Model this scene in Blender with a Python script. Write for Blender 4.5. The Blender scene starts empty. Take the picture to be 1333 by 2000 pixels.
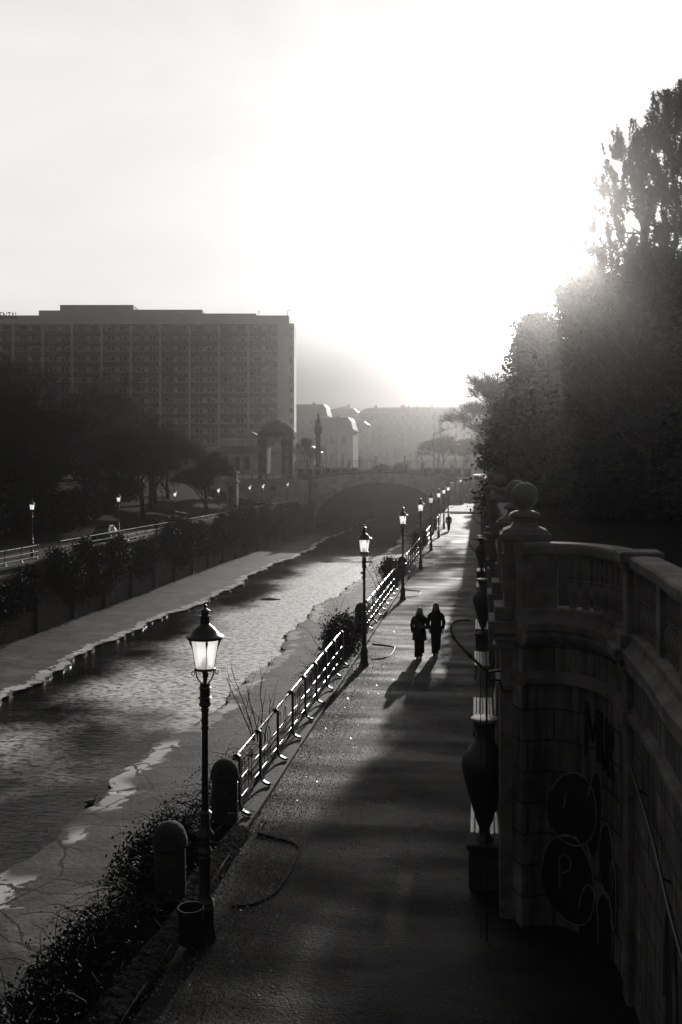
import bpy, math, random
import numpy as np
from mathutils import Vector, Matrix
R = math.radians
rnd = random.Random(7)
scene = bpy.context.scene
C = scene.collection
# ---------------------------------------------------------------- camera, light, exposure
F = 1900.0; TH = R(8.09); EYE = 6.5
SC, SS = math.cos(TH), math.sin(TH)
cam_d = bpy.data.cameras.new("camera"); cam = bpy.data.objects.new("camera", cam_d); C.objects.link(cam)
cam.location = (0, 0, EYE); cam.rotation_euler = (R(90), 0, TH)
cam_d.sensor_width = 36; cam_d.lens = F/2000*36; cam_d.shift_y = -86/2000
cam_d.clip_start = 0.1; cam_d.clip_end = 6000
scene.camera = cam
SUN_EL, SUN_AZ = 13.2, 3.9            # degrees above horizon, degrees right of +Y
sun_dir = Vector((math.sin(R(SUN_AZ))*math.cos(R(SUN_EL)), math.cos(R(SUN_AZ))*math.cos(R(SUN_EL)), math.sin(R(SUN_EL))))
sd = bpy.data.lights.new("sun", 'SUN'); sd.energy = 4.3; sd.angle = R(0.6); sd.color = (1, .965, .93)
so = bpy.data.objects.new("sun", sd); C.objects.link(so)
so.rotation_euler = sun_dir.to_track_quat('Z', 'Y').to_euler()
HAZE_DENSITY, HAZE_G = 0.00034, 0.94
SKY_STRENGTH = 0.12
scene.view_settings.view_transform = 'Standard'; scene.view_settings.look = 'None'
scene.view_settings.exposure = 0.0; scene.view_settings.gamma = 1.0
w = bpy.data.worlds.new("World"); scene.world = w; w.use_nodes = True
nt = w.node_tree; N = nt.nodes; L = nt.links
for n in list(N): N.remove(n)
out = N.new('ShaderNodeOutputWorld'); bg = N.new('ShaderNodeBackground'); bg.inputs[1].default_value = SKY_STRENGTH
sky = N.new('ShaderNodeTexSky'); sky.sky_type = 'NISHITA'; sky.sun_disc = False
sky.sun_elevation = R(SUN_EL); sky.sun_rotation = R(SUN_AZ); sky.dust_density = 4; sky.air_density = 1.2
bw = N.new('ShaderNodeRGBToBW'); L.new(sky.outputs[0], bw.inputs[0])
tc = N.new('ShaderNodeTexCoord')
def wmath(op, a, b=None, c=None, clamp=False):
    n = N.new('ShaderNodeMath'); n.operation = op; n.use_clamp = clamp
    for i, v in enumerate((a, b, c)):
        if v is None: continue
        if isinstance(v, (int, float)): n.inputs[i].default_value = v
        else: L.new(v, n.inputs[i])
    return n.outputs[0]
dp = N.new('ShaderNodeVectorMath'); dp.operation = 'DOT_PRODUCT'
nrm = N.new('ShaderNodeVectorMath'); nrm.operation = 'NORMALIZE'; L.new(tc.outputs['Generated'], nrm.inputs[0])
L.new(nrm.outputs[0], dp.inputs[0]); dp.inputs[1].default_value = sun_dir
# sky dimmed outside the view to deepen shade; its floor adds fill from behind
mr = N.new('ShaderNodeMapRange'); mr.interpolation_type = 'SMOOTHSTEP'
L.new(dp.outputs['Value'], mr.inputs[0]); mr.inputs[1].default_value = .68; mr.inputs[2].default_value = .85
mr.inputs[3].default_value = .11; mr.inputs[4].default_value = 1
cn = N.new('ShaderNodeTexNoise'); cn.inputs['Scale'].default_value = 3.2; cn.inputs['Detail'].default_value = 3; cn.inputs['Distortion'].default_value = .6
cm = N.new('ShaderNodeMapping'); cm.inputs['Scale'].default_value = (1, 1, 2.2); L.new(nrm.outputs[0], cm.inputs[0]); L.new(cm.outputs[0], cn.inputs[0])
cl = N.new('ShaderNodeMapRange'); L.new(cn.outputs[0], cl.inputs[0]); cl.inputs[1].default_value = .3; cl.inputs[2].default_value = .7
cl.inputs[3].default_value = .90; cl.inputs[4].default_value = 1.06
glow = wmath('MULTIPLY', wmath('POWER', wmath('MAXIMUM', dp.outputs['Value'], 0.0), 80), 7.0)
val = wmath('ADD', wmath('MULTIPLY', bw.outputs[0], .04), wmath('ADD', 7.2, glow))
val = wmath('MULTIPLY', wmath('MULTIPLY', val, cl.outputs[0]), mr.outputs[0])
# a bank of darker cloud lies along the horizon
sx = N.new('ShaderNodeSeparateXYZ'); L.new(nrm.outputs[0], sx.inputs[0])
el = wmath('ADD', sx.outputs[2], wmath('MULTIPLY', wmath('SUBTRACT', cn.outputs[0], .5), .06))
hb = N.new('ShaderNodeMapRange'); hb.interpolation_type = 'SMOOTHSTEP'; L.new(el, hb.inputs[0]); hb.inputs[1].default_value = .05; hb.inputs[2].default_value = .17
hb.inputs[3].default_value = .06; hb.inputs[4].default_value = 1
val = wmath('MULTIPLY', val, hb.outputs[0])
tint = N.new('ShaderNodeVectorMath'); tint.operation = 'SCALE'; tint.inputs[0].default_value = (1.0, .975, .955)
L.new(val, tint.inputs['Scale']); L.new(tint.outputs[0], bg.inputs[0]); L.new(bg.outputs[0], out.inputs[0])

# ---------------------------------------------------------------- helpers
def tag(o, label=None, cat=None, group=None, kind=None):
    if label: o['label'] = label
    if cat: o['category'] = cat
    if group: o['group'] = group
    if kind: o['kind'] = kind
    return o
def empty(name, loc=(0, 0, 0), rz=0, label=None, cat=None, group=None):
    o = bpy.data.objects.new(name, None); C.objects.link(o); o.location = loc; o.rotation_euler = (0, 0, rz)
    o.empty_display_size = .2
    return tag(o, label, cat, group)
def children_of(o): return [c for c in bpy.data.objects if c.parent == o]
KIDS = {}
def copy_tree(o, loc=None, rz=None, scale=None, label=None, parent=None):
    c = o.copy(); C.objects.link(c)
    if parent is not None: c.parent = parent
    for ch in KIDS.get(o.name, []): copy_tree(ch, parent=c)
    if loc is not None: c.location = loc
    if rz is not None: c.rotation_euler = (0, 0, rz)
    if scale is not None: c.scale = scale if hasattr(scale, '__len__') else (scale,)*3
    if label: c['label'] = label
    return c
class MB:
    def __init__(s): s.v = []; s.f = []; s.uv = None
    def add(s, vs, fs):
        n = len(s.v); s.v += [tuple(v) for v in vs]; s.f += [tuple(i+n for i in f) for f in fs]
    def box(s, x0, x1, y0, y1, z0, z1, bev=0):
        if bev <= 0:
            s.add([(x0,y0,z0),(x1,y0,z0),(x1,y1,z0),(x0,y1,z0),(x0,y0,z1),(x1,y0,z1),(x1,y1,z1),(x0,y1,z1)],
                  [(0,3,2,1),(4,5,6,7),(0,1,5,4),(1,2,6,5),(2,3,7,6),(3,0,4,7)])
        else:
            b = bev; rings = []
            for z, i in ((z0, b), (z0+b, 0), (z1-b, 0), (z1, b)):
                rings.append([(x0+b+ (i if i else 0)*0, y0+i, z), (x1-b, y0+i, z), (x1-i, y0+b, z), (x1-i, y1-b, z), (x1-b, y1-i, z), (x0+b, y1-i, z), (x0+i, y1-b, z), (x0+i, y0+b, z)])
            s.loft(rings)
    def loft(s, rings, cap=True, closed=True):
        n = len(rings[0]); base = len(s.v)
        for r in rings: s.v += [tuple(p) for p in r]
        m = n if closed else n-1
        for i in range(len(rings)-1):
            for j in range(m):
                k = (j+1) % n
                s.f.append((base+i*n+j, base+i*n+k, base+(i+1)*n+k, base+(i+1)*n+j))
        if cap and closed:
            s.f.append(tuple(base+j for j in reversed(range(n))))
            s.f.append(tuple(base+(len(rings)-1)*n+j for j in range(n)))
    def lathe(s, prof, c=(0, 0, 0), seg=20, cap=True):
        rings = [[(c[0]+r*math.cos(2*math.pi*j/seg), c[1]+r*math.sin(2*math.pi*j/seg), c[2]+z) for j in range(seg)] for r, z in prof]
        s.loft(rings, cap)
    def tube(s, pts, rad, seg=6, cap=True):
        pts = [Vector(p) for p in pts]; n = len(pts)
        if not hasattr(rad, '__len__'): rad = [rad]*n
        rings = []; ref = None
        for i, p in enumerate(pts):
            d = (pts[min(i+1, n-1)]-pts[max(i-1, 0)])
            if d.length < 1e-9: d = Vector((0, 0, 1))
            d.normalize()
            if ref is None: ref = Vector((0, 0, 1)) if abs(d.z) < .9 else Vector((1, 0, 0))
            a = d.cross(ref)
            if a.length < 1e-4: a = d.cross(Vector((.3, 1, .2)))
            a.normalize(); b = d.cross(a)
            ref = b.cross(d) if False else ref
            rings.append([p+(a*math.cos(2*math.pi*j/seg)+b*math.sin(2*math.pi*j/seg))*rad[i] for j in range(seg)])
        s.loft(rings, cap)
    def sphere(s, c, r, seg=16, rings=10, sz=1.0):
        s.lathe([(max(1e-3, r*math.sin(math.pi*i/rings)), -r*sz*math.cos(math.pi*i/rings)) for i in range(rings+1)], c, seg)
    def prism(s, poly, axis, a, b):
        """poly of 2D points extruded along axis 'x','y','z' from a to b"""
        def mk(p, t):
            return {'x': (t, p[0], p[1]), 'y': (p[0], t, p[1]), 'z': (p[0], p[1], t)}[axis]
        s.loft([[mk(p, a) for p in poly], [mk(p, b) for p in poly]])
    def build(s, name, m, parent=None, smooth=False, loc=None, recalc=True):
        me = bpy.data.meshes.new(name); me.from_pydata(s.v, [], s.f); me.update()
        if recalc and len(s.f) < 60000:
            import bmesh
            bm = bmesh.new(); bm.from_mesh(me); bmesh.ops.recalc_face_normals(bm, faces=bm.faces); bm.to_mesh(me); bm.free()
        if smooth:
            me.polygons.foreach_set('use_smooth', [True]*len(me.polygons))
            try: me.set_sharp_from_angle(angle=R(38))
            except Exception: pass
        o = bpy.data.objects.new(name, me); C.objects.link(o)
        if m: me.materials.append(m)
        if parent is not None: o.parent = parent; KIDS.setdefault(parent.name, []).append(o)
        if loc: o.location = loc
        return o
def quads(name, V, m, parent=None):
    """V: (n,4,3) float array of separate quads"""
    n = len(V); me = bpy.data.meshes.new(name)
    me.vertices.add(n*4); me.vertices.foreach_set('co', V.reshape(-1).astype(np.float32))
    me.loops.add(n*4); me.loops.foreach_set('vertex_index', np.arange(n*4, dtype=np.int32))
    me.polygons.add(n); me.polygons.foreach_set('loop_start', np.arange(0, n*4, 4, dtype=np.int32))
    me.update(calc_edges=True); me.validate()
    o = bpy.data.objects.new(name, me); C.objects.link(o); me.materials.append(m)
    if parent is not None: o.parent = parent; KIDS.setdefault(parent.name, []).append(o)
    return o
def at(x, Y):            # lateral position of photo column x for a thing standing at distance Y down the walk
    u = (x-666.5)/F
    return Y*(u*SC-SS)/(SC+u*SS)
def zz(y, X, Y): return EYE+(914-y)/F*(-SS*X+SC*Y)

# ---------------------------------------------------------------- materials
def mat(name, v, rough=.8, scale=6, var=.35, bump=.3, bscale=None, metal=0, spec=.5, tintc=(1, .97, .955), detail=6, bdist=.02):
    m = bpy.data.materials.new(name); m.use_nodes = True; nt = m.node_tree; N = nt.nodes; L = nt.links
    b = N['Principled BSDF']; b.inputs['Roughness'].default_value = rough; b.inputs['Metallic'].default_value = metal
    b.inputs['Specular IOR Level'].default_value = spec
    tc = N.new('ShaderNodeTexCoord'); n = N.new('ShaderNodeTexNoise'); n.inputs['Scale'].default_value = scale; n.inputs['Detail'].default_value = detail
    n.inputs['Roughness'].default_value = .65
    L.new(tc.outputs['Object'], n.inputs[0])
    cr = N.new('ShaderNodeValToRGB'); L.new(n.outputs[0], cr.inputs[0])
    cr.color_ramp.elements[0].position = .3; cr.color_ramp.elements[1].position = .72
    lo, hi = v*(1-var), v*(1+var)
    cr.color_ramp.elements[0].color = (lo*tintc[0], lo*tintc[1], lo*tintc[2], 1); cr.color_ramp.elements[1].color = (hi*tintc[0], hi*tintc[1], hi*tintc[2], 1)
    L.new(cr.outputs[0], b.inputs['Base Color'])
    if bump:
        n2 = N.new('ShaderNodeTexNoise'); n2.inputs['Scale'].default_value = bscale or scale*4; n2.inputs['Detail'].default_value = 6
        L.new(tc.outputs['Object'], n2.inputs[0])
        bp = N.new('ShaderNodeBump'); bp.inputs['Strength'].default_value = bump; bp.inputs['Distance'].default_value = bdist
        L.new(n2.outputs[0], bp.inputs['Height']); L.new(bp.outputs[0], b.inputs['Normal'])
    m['bsdf'] = 1
    return m
def nodes(m): return m.node_tree.nodes, m.node_tree.links, m.node_tree.nodes['Principled BSDF']
M = {}
M['iron'] = mat('painted_cast_iron', .025, .42, 30, .4, .15, 90, metal=.0, spec=.6)
M['rail'] = mat('worn_rail_steel', .035, .3, 25, .5, .1, 80, metal=.6)
M['roofm'] = mat('lamp_roof_sheet', .05, .38, 18, .4, .1, 60, metal=.4)
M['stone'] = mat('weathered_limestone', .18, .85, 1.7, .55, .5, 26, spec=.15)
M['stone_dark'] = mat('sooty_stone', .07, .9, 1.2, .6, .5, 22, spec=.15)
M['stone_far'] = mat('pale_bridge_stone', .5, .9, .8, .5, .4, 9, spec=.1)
M['kerb'] = mat('kerb_granite', .06, .75, 3, .45, .3, 40, spec=.2)
M['plaster'] = mat('grey_plaster', .5, .9, .5, .3, .2, 12)
M['wood'] = mat('painted_bench_slats', .30, .32, 14, .3, .15, 60, spec=.6)
M['bark'] = mat('dark_bark', .03, .9, 5, .5, .6, 22)
M['twig'] = mat('twig_bark', .022, .9, 6, .4, 0)
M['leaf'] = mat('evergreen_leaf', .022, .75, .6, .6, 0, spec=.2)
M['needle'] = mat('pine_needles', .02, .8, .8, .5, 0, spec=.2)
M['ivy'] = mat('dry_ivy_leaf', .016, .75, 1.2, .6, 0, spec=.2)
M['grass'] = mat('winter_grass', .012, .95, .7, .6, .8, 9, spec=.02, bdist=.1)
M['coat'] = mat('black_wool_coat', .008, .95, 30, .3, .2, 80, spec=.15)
M['trouser'] = mat('dark_denim', .010, .9, 30, .3, .2, 80, spec=.15)
M['skin'] = mat('skin', .25, .55, 10, .1, .05, tintc=(1, .9, .85))
M['hair'] = mat('long_hair', .05, .45, 60, .5, .3, 160)
M['hair_rim'] = mat('rim_lit_hair', .55, .45, 60, .4, .3, 160)  # sun rim on the hair put into a paler base colour
M['shoe'] = mat('black_shoe', .01, .5, 30, .2, 0)
M['paper'] = mat('grey_bag', .06, .7, 10, .2, 0)
M['carpaint'] = mat('car_paint_dark', .03, .15, 5, .1, 0, spec=.8)
M['tyre'] = mat('tyre_rubber', .01, .8, 10, .2, 0)
M['glass'] = mat('window_glass', .02, .06, 2, .1, 0, spec=.8)
M['hotel'] = mat('hotel_render', .5, .9, .15, .15, .05, 3)
M['hotel_dark'] = mat('hotel_balcony_cladding', .08, .8, .3, .2, .1, 3)
M['hotel_light'] = mat('hotel_pale_pier', .7, .9, .15, .15, 0)
M['curtain'] = mat('white_window_panels', .8, .8, 1, .2, 0)
M['pane'] = mat('dark_window_pane', .02, .5, 1, .3, 0, spec=.2)
M['far_wall'] = mat('pale_facade', .20, .9, .1, .15, 0)
M['far_roof'] = mat('slate_roof', .06, .55, .3, .3, .1, 3)
M['farwin'] = mat('far_window_dark', .02, .5, 1, .2, 0)
M['white'] = mat('bright_sheet_metal', .5, .25, 3, .1, 0, metal=.5)
M['feather'] = mat('duck_feather', .12, .8, 20, .5, 0)
M['bill'] = mat('duck_bill', .15, .5, 20, .1, 0)
M['paint_black'] = mat('black_spray_paint', .012, .7, 6, .3, .1, 26)
M['paint_line'] = mat('grey_spray_line', .20, .7, 8, .3, .1, 26)
M['letter'] = mat('roof_letter_metal', .03, .6, 3, .1, 0)
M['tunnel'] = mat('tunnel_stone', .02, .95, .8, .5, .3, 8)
# frosted lamp glass: passes the daylight behind it
m = bpy.data.materials.new('frosted_lamp_glass'); m.use_nodes = True; nt = m.node_tree; N = nt.nodes; L = nt.links
for n in list(N): N.remove(n)
o_ = N.new('ShaderNodeOutputMaterial'); tr = N.new('ShaderNodeBsdfTranslucent'); tr.inputs[0].default_value = (.95, .93, .91, 1)
gl = N.new('ShaderNodeBsdfGlossy'); gl.inputs['Roughness'].default_value = .35; gl.inputs[0].default_value = (.9, .9, .9, 1)
tp = N.new('ShaderNodeBsdfTransparent'); tp.inputs[0].default_value = (.95, .94, .92, 1)
mx = N.new('ShaderNodeMixShader'); mx.inputs[0].default_value = .08; mx2 = N.new('ShaderNodeMixShader'); mx2.inputs[0].default_value = .5
wv = N.new('ShaderNodeTexWave'); 
L.new(tr.outputs[0], mx2.inputs[1]); L.new(tp.outputs[0], mx2.inputs[2]); gs = N.new('ShaderNodeBsdfGlass'); gs.inputs['Roughness'].default_value = .55; gs.inputs['IOR'].default_value = 1.35; gs.inputs[0].default_value = (.97, .96, .95, 1)
mx3 = N.new('ShaderNodeMixShader'); mx3.inputs[0].default_value = .35; L.new(mx2.outputs[0], mx3.inputs[1]); L.new(gs.outputs[0], mx3.inputs[2]); L.new(mx3.outputs[0], mx.inputs[1]); L.new(gl.outputs[0], mx.inputs[2]); em = N.new('ShaderNodeEmission'); em.inputs[0].default_value = (1, .97, .93, 1); em.inputs[1].default_value = .32      # faint emission added so the glass looks bright enough
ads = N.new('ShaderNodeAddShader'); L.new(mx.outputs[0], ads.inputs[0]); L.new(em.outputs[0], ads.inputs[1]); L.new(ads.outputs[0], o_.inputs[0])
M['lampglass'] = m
# ashlar stone on UVs in metres
def ashlar(name, v, bwid, bh, depth=.02, mortar=.02, dark=.35):
    m = mat(name, v, .88, 1.6, .5, 0); N, L, b = nodes(m)
    uv = N.new('ShaderNodeUVMap'); uv.uv_map = 'UVMap'
    bt = N.new('ShaderNodeTexBrick'); bt.inputs['Scale'].default_value = 1; bt.inputs['Brick Width'].default_value = bwid; bt.inputs['Row Height'].default_value = bh
    bt.inputs['Mortar Size'].default_value = mortar; bt.inputs['Mortar Smooth'].default_value = .3
    bt.inputs['Color1'].default_value = (1, 1, 1, 1); bt.inputs['Color2'].default_value = (.62, .62, .62, 1); bt.inputs['Mortar'].default_value = (dark, dark, dark, 1)
    L.new(uv.outputs[0], bt.inputs[0])
    # vertical weather streaks
    tc = N['Texture Coordinate']; mp = N.new('ShaderNodeMapping'); mp.inputs['Scale'].default_value = (5, 5, .5); L.new(tc.outputs['Object'], mp.inputs[0])
    ns = N.new('ShaderNodeTexNoise'); ns.inputs['Scale'].default_value = 1.6; ns.inputs['Detail'].default_value = 8; L.new(mp.outputs[0], ns.inputs[0])
    rp = N.new('ShaderNodeMapRange'); L.new(ns.outputs[0], rp.inputs[0]); rp.inputs[1].default_value = .35; rp.inputs[2].default_value = .7; rp.inputs[3].default_value = .45; rp.inputs[4].default_value = 1.35
    mul = N.new('ShaderNodeMix'); mul.data_type = 'RGBA'; mul.blend_type = 'MULTIPLY'; mul.inputs[0].default_value = 1
    L.new(N['Color Ramp'].outputs[0], mul.inputs[6]); L.new(bt.outputs[0], mul.inputs[7])
    m2 = N.new('ShaderNodeMix'); m2.data_type = 'RGBA'; m2.blend_type = 'MULTIPLY'; m2.inputs[0].default_value = 1
    L.new(mul.outputs[2], m2.inputs[6]); L.new(rp.outputs[0], m2.inputs[7]); L.new(m2.outputs[2], b.inputs['Base Color'])
    n2 = N.new('ShaderNodeTexNoise'); n2.inputs['Scale'].default_value = 30; n2.inputs['Detail'].default_value = 8; L.new(tc.outputs['Object'], n2.inputs[0])
    ad = N.new('ShaderNodeMath'); ad.operation = 'MULTIPLY_ADD'; L.new(bt.outputs['Fac'], ad.inputs[0]); ad.inputs[1].default_value = -2.0; L.new(n2.outputs[0], ad.inputs[2])
    bp = N.new('ShaderNodeBump'); bp.inputs['Strength'].default_value = .8; bp.inputs['Distance'].default_value = depth
    L.new(ad.outputs[0], bp.inputs['Height']); L.new(bp.outputs[0], b.inputs['Normal'])
    return m
M['ashlar'] = ashlar('rusticated_ashlar', .19, .78, .44)
M['quay'] = ashlar('quay_wall_stone', .08, .9, .42, .03, .03, .6)
# gravel walk
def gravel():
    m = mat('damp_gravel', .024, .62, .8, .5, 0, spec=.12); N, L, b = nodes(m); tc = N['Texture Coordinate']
    vo = N.new('ShaderNodeTexVoronoi'); vo.inputs['Scale'].default_value = 26; L.new(tc.outputs['Object'], vo.inputs[0])
    n2 = N.new('ShaderNodeTexNoise'); n2.inputs['Scale'].default_value = 7; n2.inputs['Detail'].default_value = 9; n2.inputs['Roughness'].default_value = .75; L.new(tc.outputs['Object'], n2.inputs[0])
    n3 = N.new('ShaderNodeTexNoise'); n3.inputs['Scale'].default_value = .9; n3.inputs['Detail'].default_value = 4
    mp = N.new('ShaderNodeMapping'); mp.inputs['Scale'].default_value = (.35, 1.2, 1); L.new(tc.outputs['Object'], mp.inputs[0]); L.new(mp.outputs[0], n3.inputs[0])
    a = N.new('ShaderNodeMath'); a.operation = 'MULTIPLY_ADD'; L.new(vo.outputs['Distance'], a.inputs[0]); a.inputs[1].default_value = -.5; L.new(n2.outputs[0], a.inputs[2])
    bp = N.new('ShaderNodeBump'); bp.inputs['Strength'].default_value = .55; bp.inputs['Distance'].default_value = .03; L.new(a.outputs[0], bp.inputs['Height'])
    bp2 = N.new('ShaderNodeBump'); bp2.inputs['Strength'].default_value = .25; bp2.inputs['Distance'].default_value = .06; L.new(n3.outputs[0], bp2.inputs['Height']); L.new(bp.outputs[0], bp2.inputs['Normal'])
    L.new(bp2.outputs[0], b.inputs['Normal'])
    rr = N.new('ShaderNodeMapRange'); L.new(n3.outputs[0], rr.inputs[0]); rr.inputs[1].default_value = .35; rr.inputs[2].default_value = .65; rr.inputs[3].default_value = .58; rr.inputs[4].default_value = .82
    L.new(rr.outputs[0], b.inputs['Roughness'])
    return m
M['gravel'] = gravel()
def water():
    m = mat('river_water', .008, .05, .4, .3, 0, spec=.5); N, L, b = nodes(m); tc = N['Texture Coordinate']
    b.inputs['IOR'].default_value = 1.2
    def nz(scale, det, vec, rough=.55, dist=0):
        n = N.new('ShaderNodeTexNoise'); n.inputs['Scale'].default_value = scale; n.inputs['Detail'].default_value = det; n.inputs['Roughness'].default_value = rough; n.inputs['Distortion'].default_value = dist
        L.new(vec, n.inputs[0]); return n.outputs[0]
    def mth(op, a, bb, c=None):
        n = N.new('ShaderNodeMath'); n.operation = op
        for i, v in enumerate((a, bb, c)):
            if v is None: continue
            if isinstance(v, (int, float)): n.inputs[i].default_value = v
            else: L.new(v, n.inputs[i])
        return n.outputs[0]
    def rng(v, a, b_, c, d):
        r = N.new('ShaderNodeMapRange'); r.interpolation_type = 'SMOOTHSTEP'; L.new(v, r.inputs[0])
        for i, q in enumerate((a, b_, c, d)): r.inputs[i+1].default_value = q
        return r.outputs[0]
    mp = N.new('ShaderNodeMapping'); mp.inputs['Scale'].default_value = (.75, 1.3, 1); mp.inputs['Rotation'].default_value = (0, 0, .35); L.new(tc.outputs['Object'], mp.inputs[0])
    ripple = nz(3.4, 3, mp.outputs[0], .6, .4); swell = nz(.9, 2, mp.outputs[0]); patch = nz(.13, 4, tc.outputs['Object'])
    sx = N.new('ShaderNodeSeparateXYZ'); L.new(tc.outputs['Object'], sx.inputs[0])
    # sun glint on the middle reach, put in as pale colour and roughness
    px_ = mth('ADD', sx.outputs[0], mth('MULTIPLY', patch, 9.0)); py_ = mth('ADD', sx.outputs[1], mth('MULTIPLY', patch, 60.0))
    glint = mth('MULTIPLY', mth('MULTIPLY', rng(py_, 62, 86, 0, 1), rng(py_, 150, 170, 1, 0)), rng(px_, -19, -14.5, 0, 1))
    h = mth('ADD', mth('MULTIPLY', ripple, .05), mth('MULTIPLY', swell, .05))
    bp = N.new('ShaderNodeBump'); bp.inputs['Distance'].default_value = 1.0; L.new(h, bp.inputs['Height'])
    L.new(mth('ADD', mth('MULTIPLY', rng(patch, .38, .62, .35, 1.0), .8), mth('MULTIPLY', glint, .35)), bp.inputs['Strength'])
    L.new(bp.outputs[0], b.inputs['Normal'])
    L.new(mth('MULTIPLY_ADD', glint, .55, 1.11), b.inputs['IOR'])
    glint_mix = N.new('ShaderNodeMix'); glint_mix.data_type = 'RGBA'; L.new(mth('MULTIPLY', glint, rng(ripple, (.38), .56, 0, .95)), glint_mix.inputs[0]); L.new(N['Color Ramp'].outputs[0], glint_mix.inputs[6]); glint_mix.inputs[7].default_value = (.8, .78, .77, 1); L.new(glint_mix.outputs[2], b.inputs['Base Color'])
    L.new(mth('MULTIPLY_ADD', glint, mth('ADD', .40, mth('MULTIPLY', ripple, .3)), .06), b.inputs['Roughness'])
    return m
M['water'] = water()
def slab():
    """concrete river apron: UV.x = 0 at the water's edge .. 1 at the wall, UV.y = metres along"""
    m = mat('river_apron_concrete', .07, .7, .8, .6, 0, spec=.12, detail=9); N, L, b = nodes(m); tc = N['Texture Coordinate']
    uv = N.new('ShaderNodeUVMap'); uv.uv_map = 'UVMap'; sp = N.new('ShaderNodeSeparateXYZ'); L.new(uv.outputs[0], sp.inputs[0])
    wn = N.new('ShaderNodeTexNoise'); wn.inputs['Scale'].default_value = .5; wn.inputs['Detail'].default_value = 5; L.new(tc.outputs['Object'], wn.inputs[0])
    def mth(op, a, bb, c=None):
        n = N.new('ShaderNodeMath'); n.operation = op
        for i, v in enumerate((a, bb, c)):
            if v is None: continue
            if isinstance(v, (int, float)): n.inputs[i].default_value = v
            else: L.new(v, n.inputs[i])
        return n.outputs[0]
    yy = mth('ADD', mth('MULTIPLY', sp.outputs[1], .34), mth('MULTIPLY', wn.outputs[0], .9))
    fr = mth('ABSOLUTE', mth('SUBTRACT', mth('FRACT', yy, 0), .5), 0)
    vn = N.new('ShaderNodeTexVoronoi'); vn.feature = 'DISTANCE_TO_EDGE'; vn.inputs['Scale'].default_value = .16
    dn = N.new('ShaderNodeVectorMath'); dn.operation = 'MULTIPLY_ADD'; L.new(wn.outputs['Color'], dn.inputs[0]); dn.inputs[1].default_value = (1.6, 1.6, 0); L.new(tc.outputs['Object'], dn.inputs[2]); L.new(dn.outputs[0], vn.inputs[0])
    crack = mth('MAXIMUM', mth('LESS_THAN', fr, .02), mth('LESS_THAN', vn.outputs['Distance'], .007))
    # water film near the edge; its sky reflection put in as pale colour
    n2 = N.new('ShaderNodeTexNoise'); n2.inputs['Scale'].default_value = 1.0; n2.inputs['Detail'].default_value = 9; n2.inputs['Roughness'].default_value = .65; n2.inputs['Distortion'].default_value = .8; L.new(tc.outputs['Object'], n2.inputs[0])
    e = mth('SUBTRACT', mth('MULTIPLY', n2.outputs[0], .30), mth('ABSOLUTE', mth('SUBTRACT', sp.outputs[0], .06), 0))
    wet_sheen = N.new('ShaderNodeMapRange'); L.new(e, wet_sheen.inputs[0]); wet_sheen.inputs[1].default_value = .098; wet_sheen.inputs[2].default_value = .108
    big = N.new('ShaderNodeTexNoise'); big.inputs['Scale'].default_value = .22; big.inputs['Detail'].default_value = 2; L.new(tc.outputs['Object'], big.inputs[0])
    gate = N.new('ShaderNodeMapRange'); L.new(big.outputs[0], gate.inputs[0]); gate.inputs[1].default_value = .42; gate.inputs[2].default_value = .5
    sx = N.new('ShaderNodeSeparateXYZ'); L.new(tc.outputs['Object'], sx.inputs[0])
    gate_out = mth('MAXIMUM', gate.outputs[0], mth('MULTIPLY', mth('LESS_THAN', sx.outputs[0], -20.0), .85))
    wet_sheen_f = mth('MULTIPLY', wet_sheen.outputs[0], gate_out)
    rm = N.new('ShaderNodeMapRange'); L.new(wet_sheen_f, rm.inputs[0]); rm.inputs[3].default_value = .62; rm.inputs[4].default_value = .3; L.new(rm.outputs[0], b.inputs['Roughness'])
    mx = N.new('ShaderNodeMix'); mx.data_type = 'RGBA'; L.new(wet_sheen_f, mx.inputs[0]); L.new(N['Color Ramp'].outputs[0], mx.inputs[6]); mx.inputs[7].default_value = (.62, .60, .585, 1)
    mc = N.new('ShaderNodeMix'); mc.data_type = 'RGBA'; L.new(crack, mc.inputs[0]); L.new(mx.outputs[2], mc.inputs[6]); mc.inputs[7].default_value = (.01, .01, .01, 1)
    # dark silt patches
    n4 = N.new('ShaderNodeTexNoise'); n4.inputs['Scale'].default_value = .55; n4.inputs['Detail'].default_value = 8; n4.inputs['Roughness'].default_value = .7
    mp = N.new('ShaderNodeMapping'); mp.inputs['Scale'].default_value = (.7, .5, 1); mp.inputs['Location'].default_value = (9, 4, 0); L.new(tc.outputs['Object'], mp.inputs[0]); L.new(mp.outputs[0], n4.inputs[0])
    si = N.new('ShaderNodeMapRange'); L.new(n4.outputs[0], si.inputs[0]); si.inputs[1].default_value = .60; si.inputs[2].default_value = .66; 
    md = N.new('ShaderNodeMix'); md.data_type = 'RGBA'; L.new(si.outputs[0], md.inputs[0]); L.new(mc.outputs[2], md.inputs[6]); md.inputs[7].default_value = (.012, .012, .011, 1)
    lip = N.new('ShaderNodeMix'); lip.data_type = 'RGBA'; L.new(mth('LESS_THAN', sp.outputs[0], .0005), lip.inputs[0]); L.new(md.outputs[2], lip.inputs[6]); lip.inputs[7].default_value = (.008, .008, .008, 1)
    vc = N.new('ShaderNodeTexVoronoi'); vc.inputs['Scale'].default_value = .3; L.new(dn.outputs[0], vc.inputs[0]); vb = N.new('ShaderNodeRGBToBW'); L.new(vc.outputs['Color'], vb.inputs[0])
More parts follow.
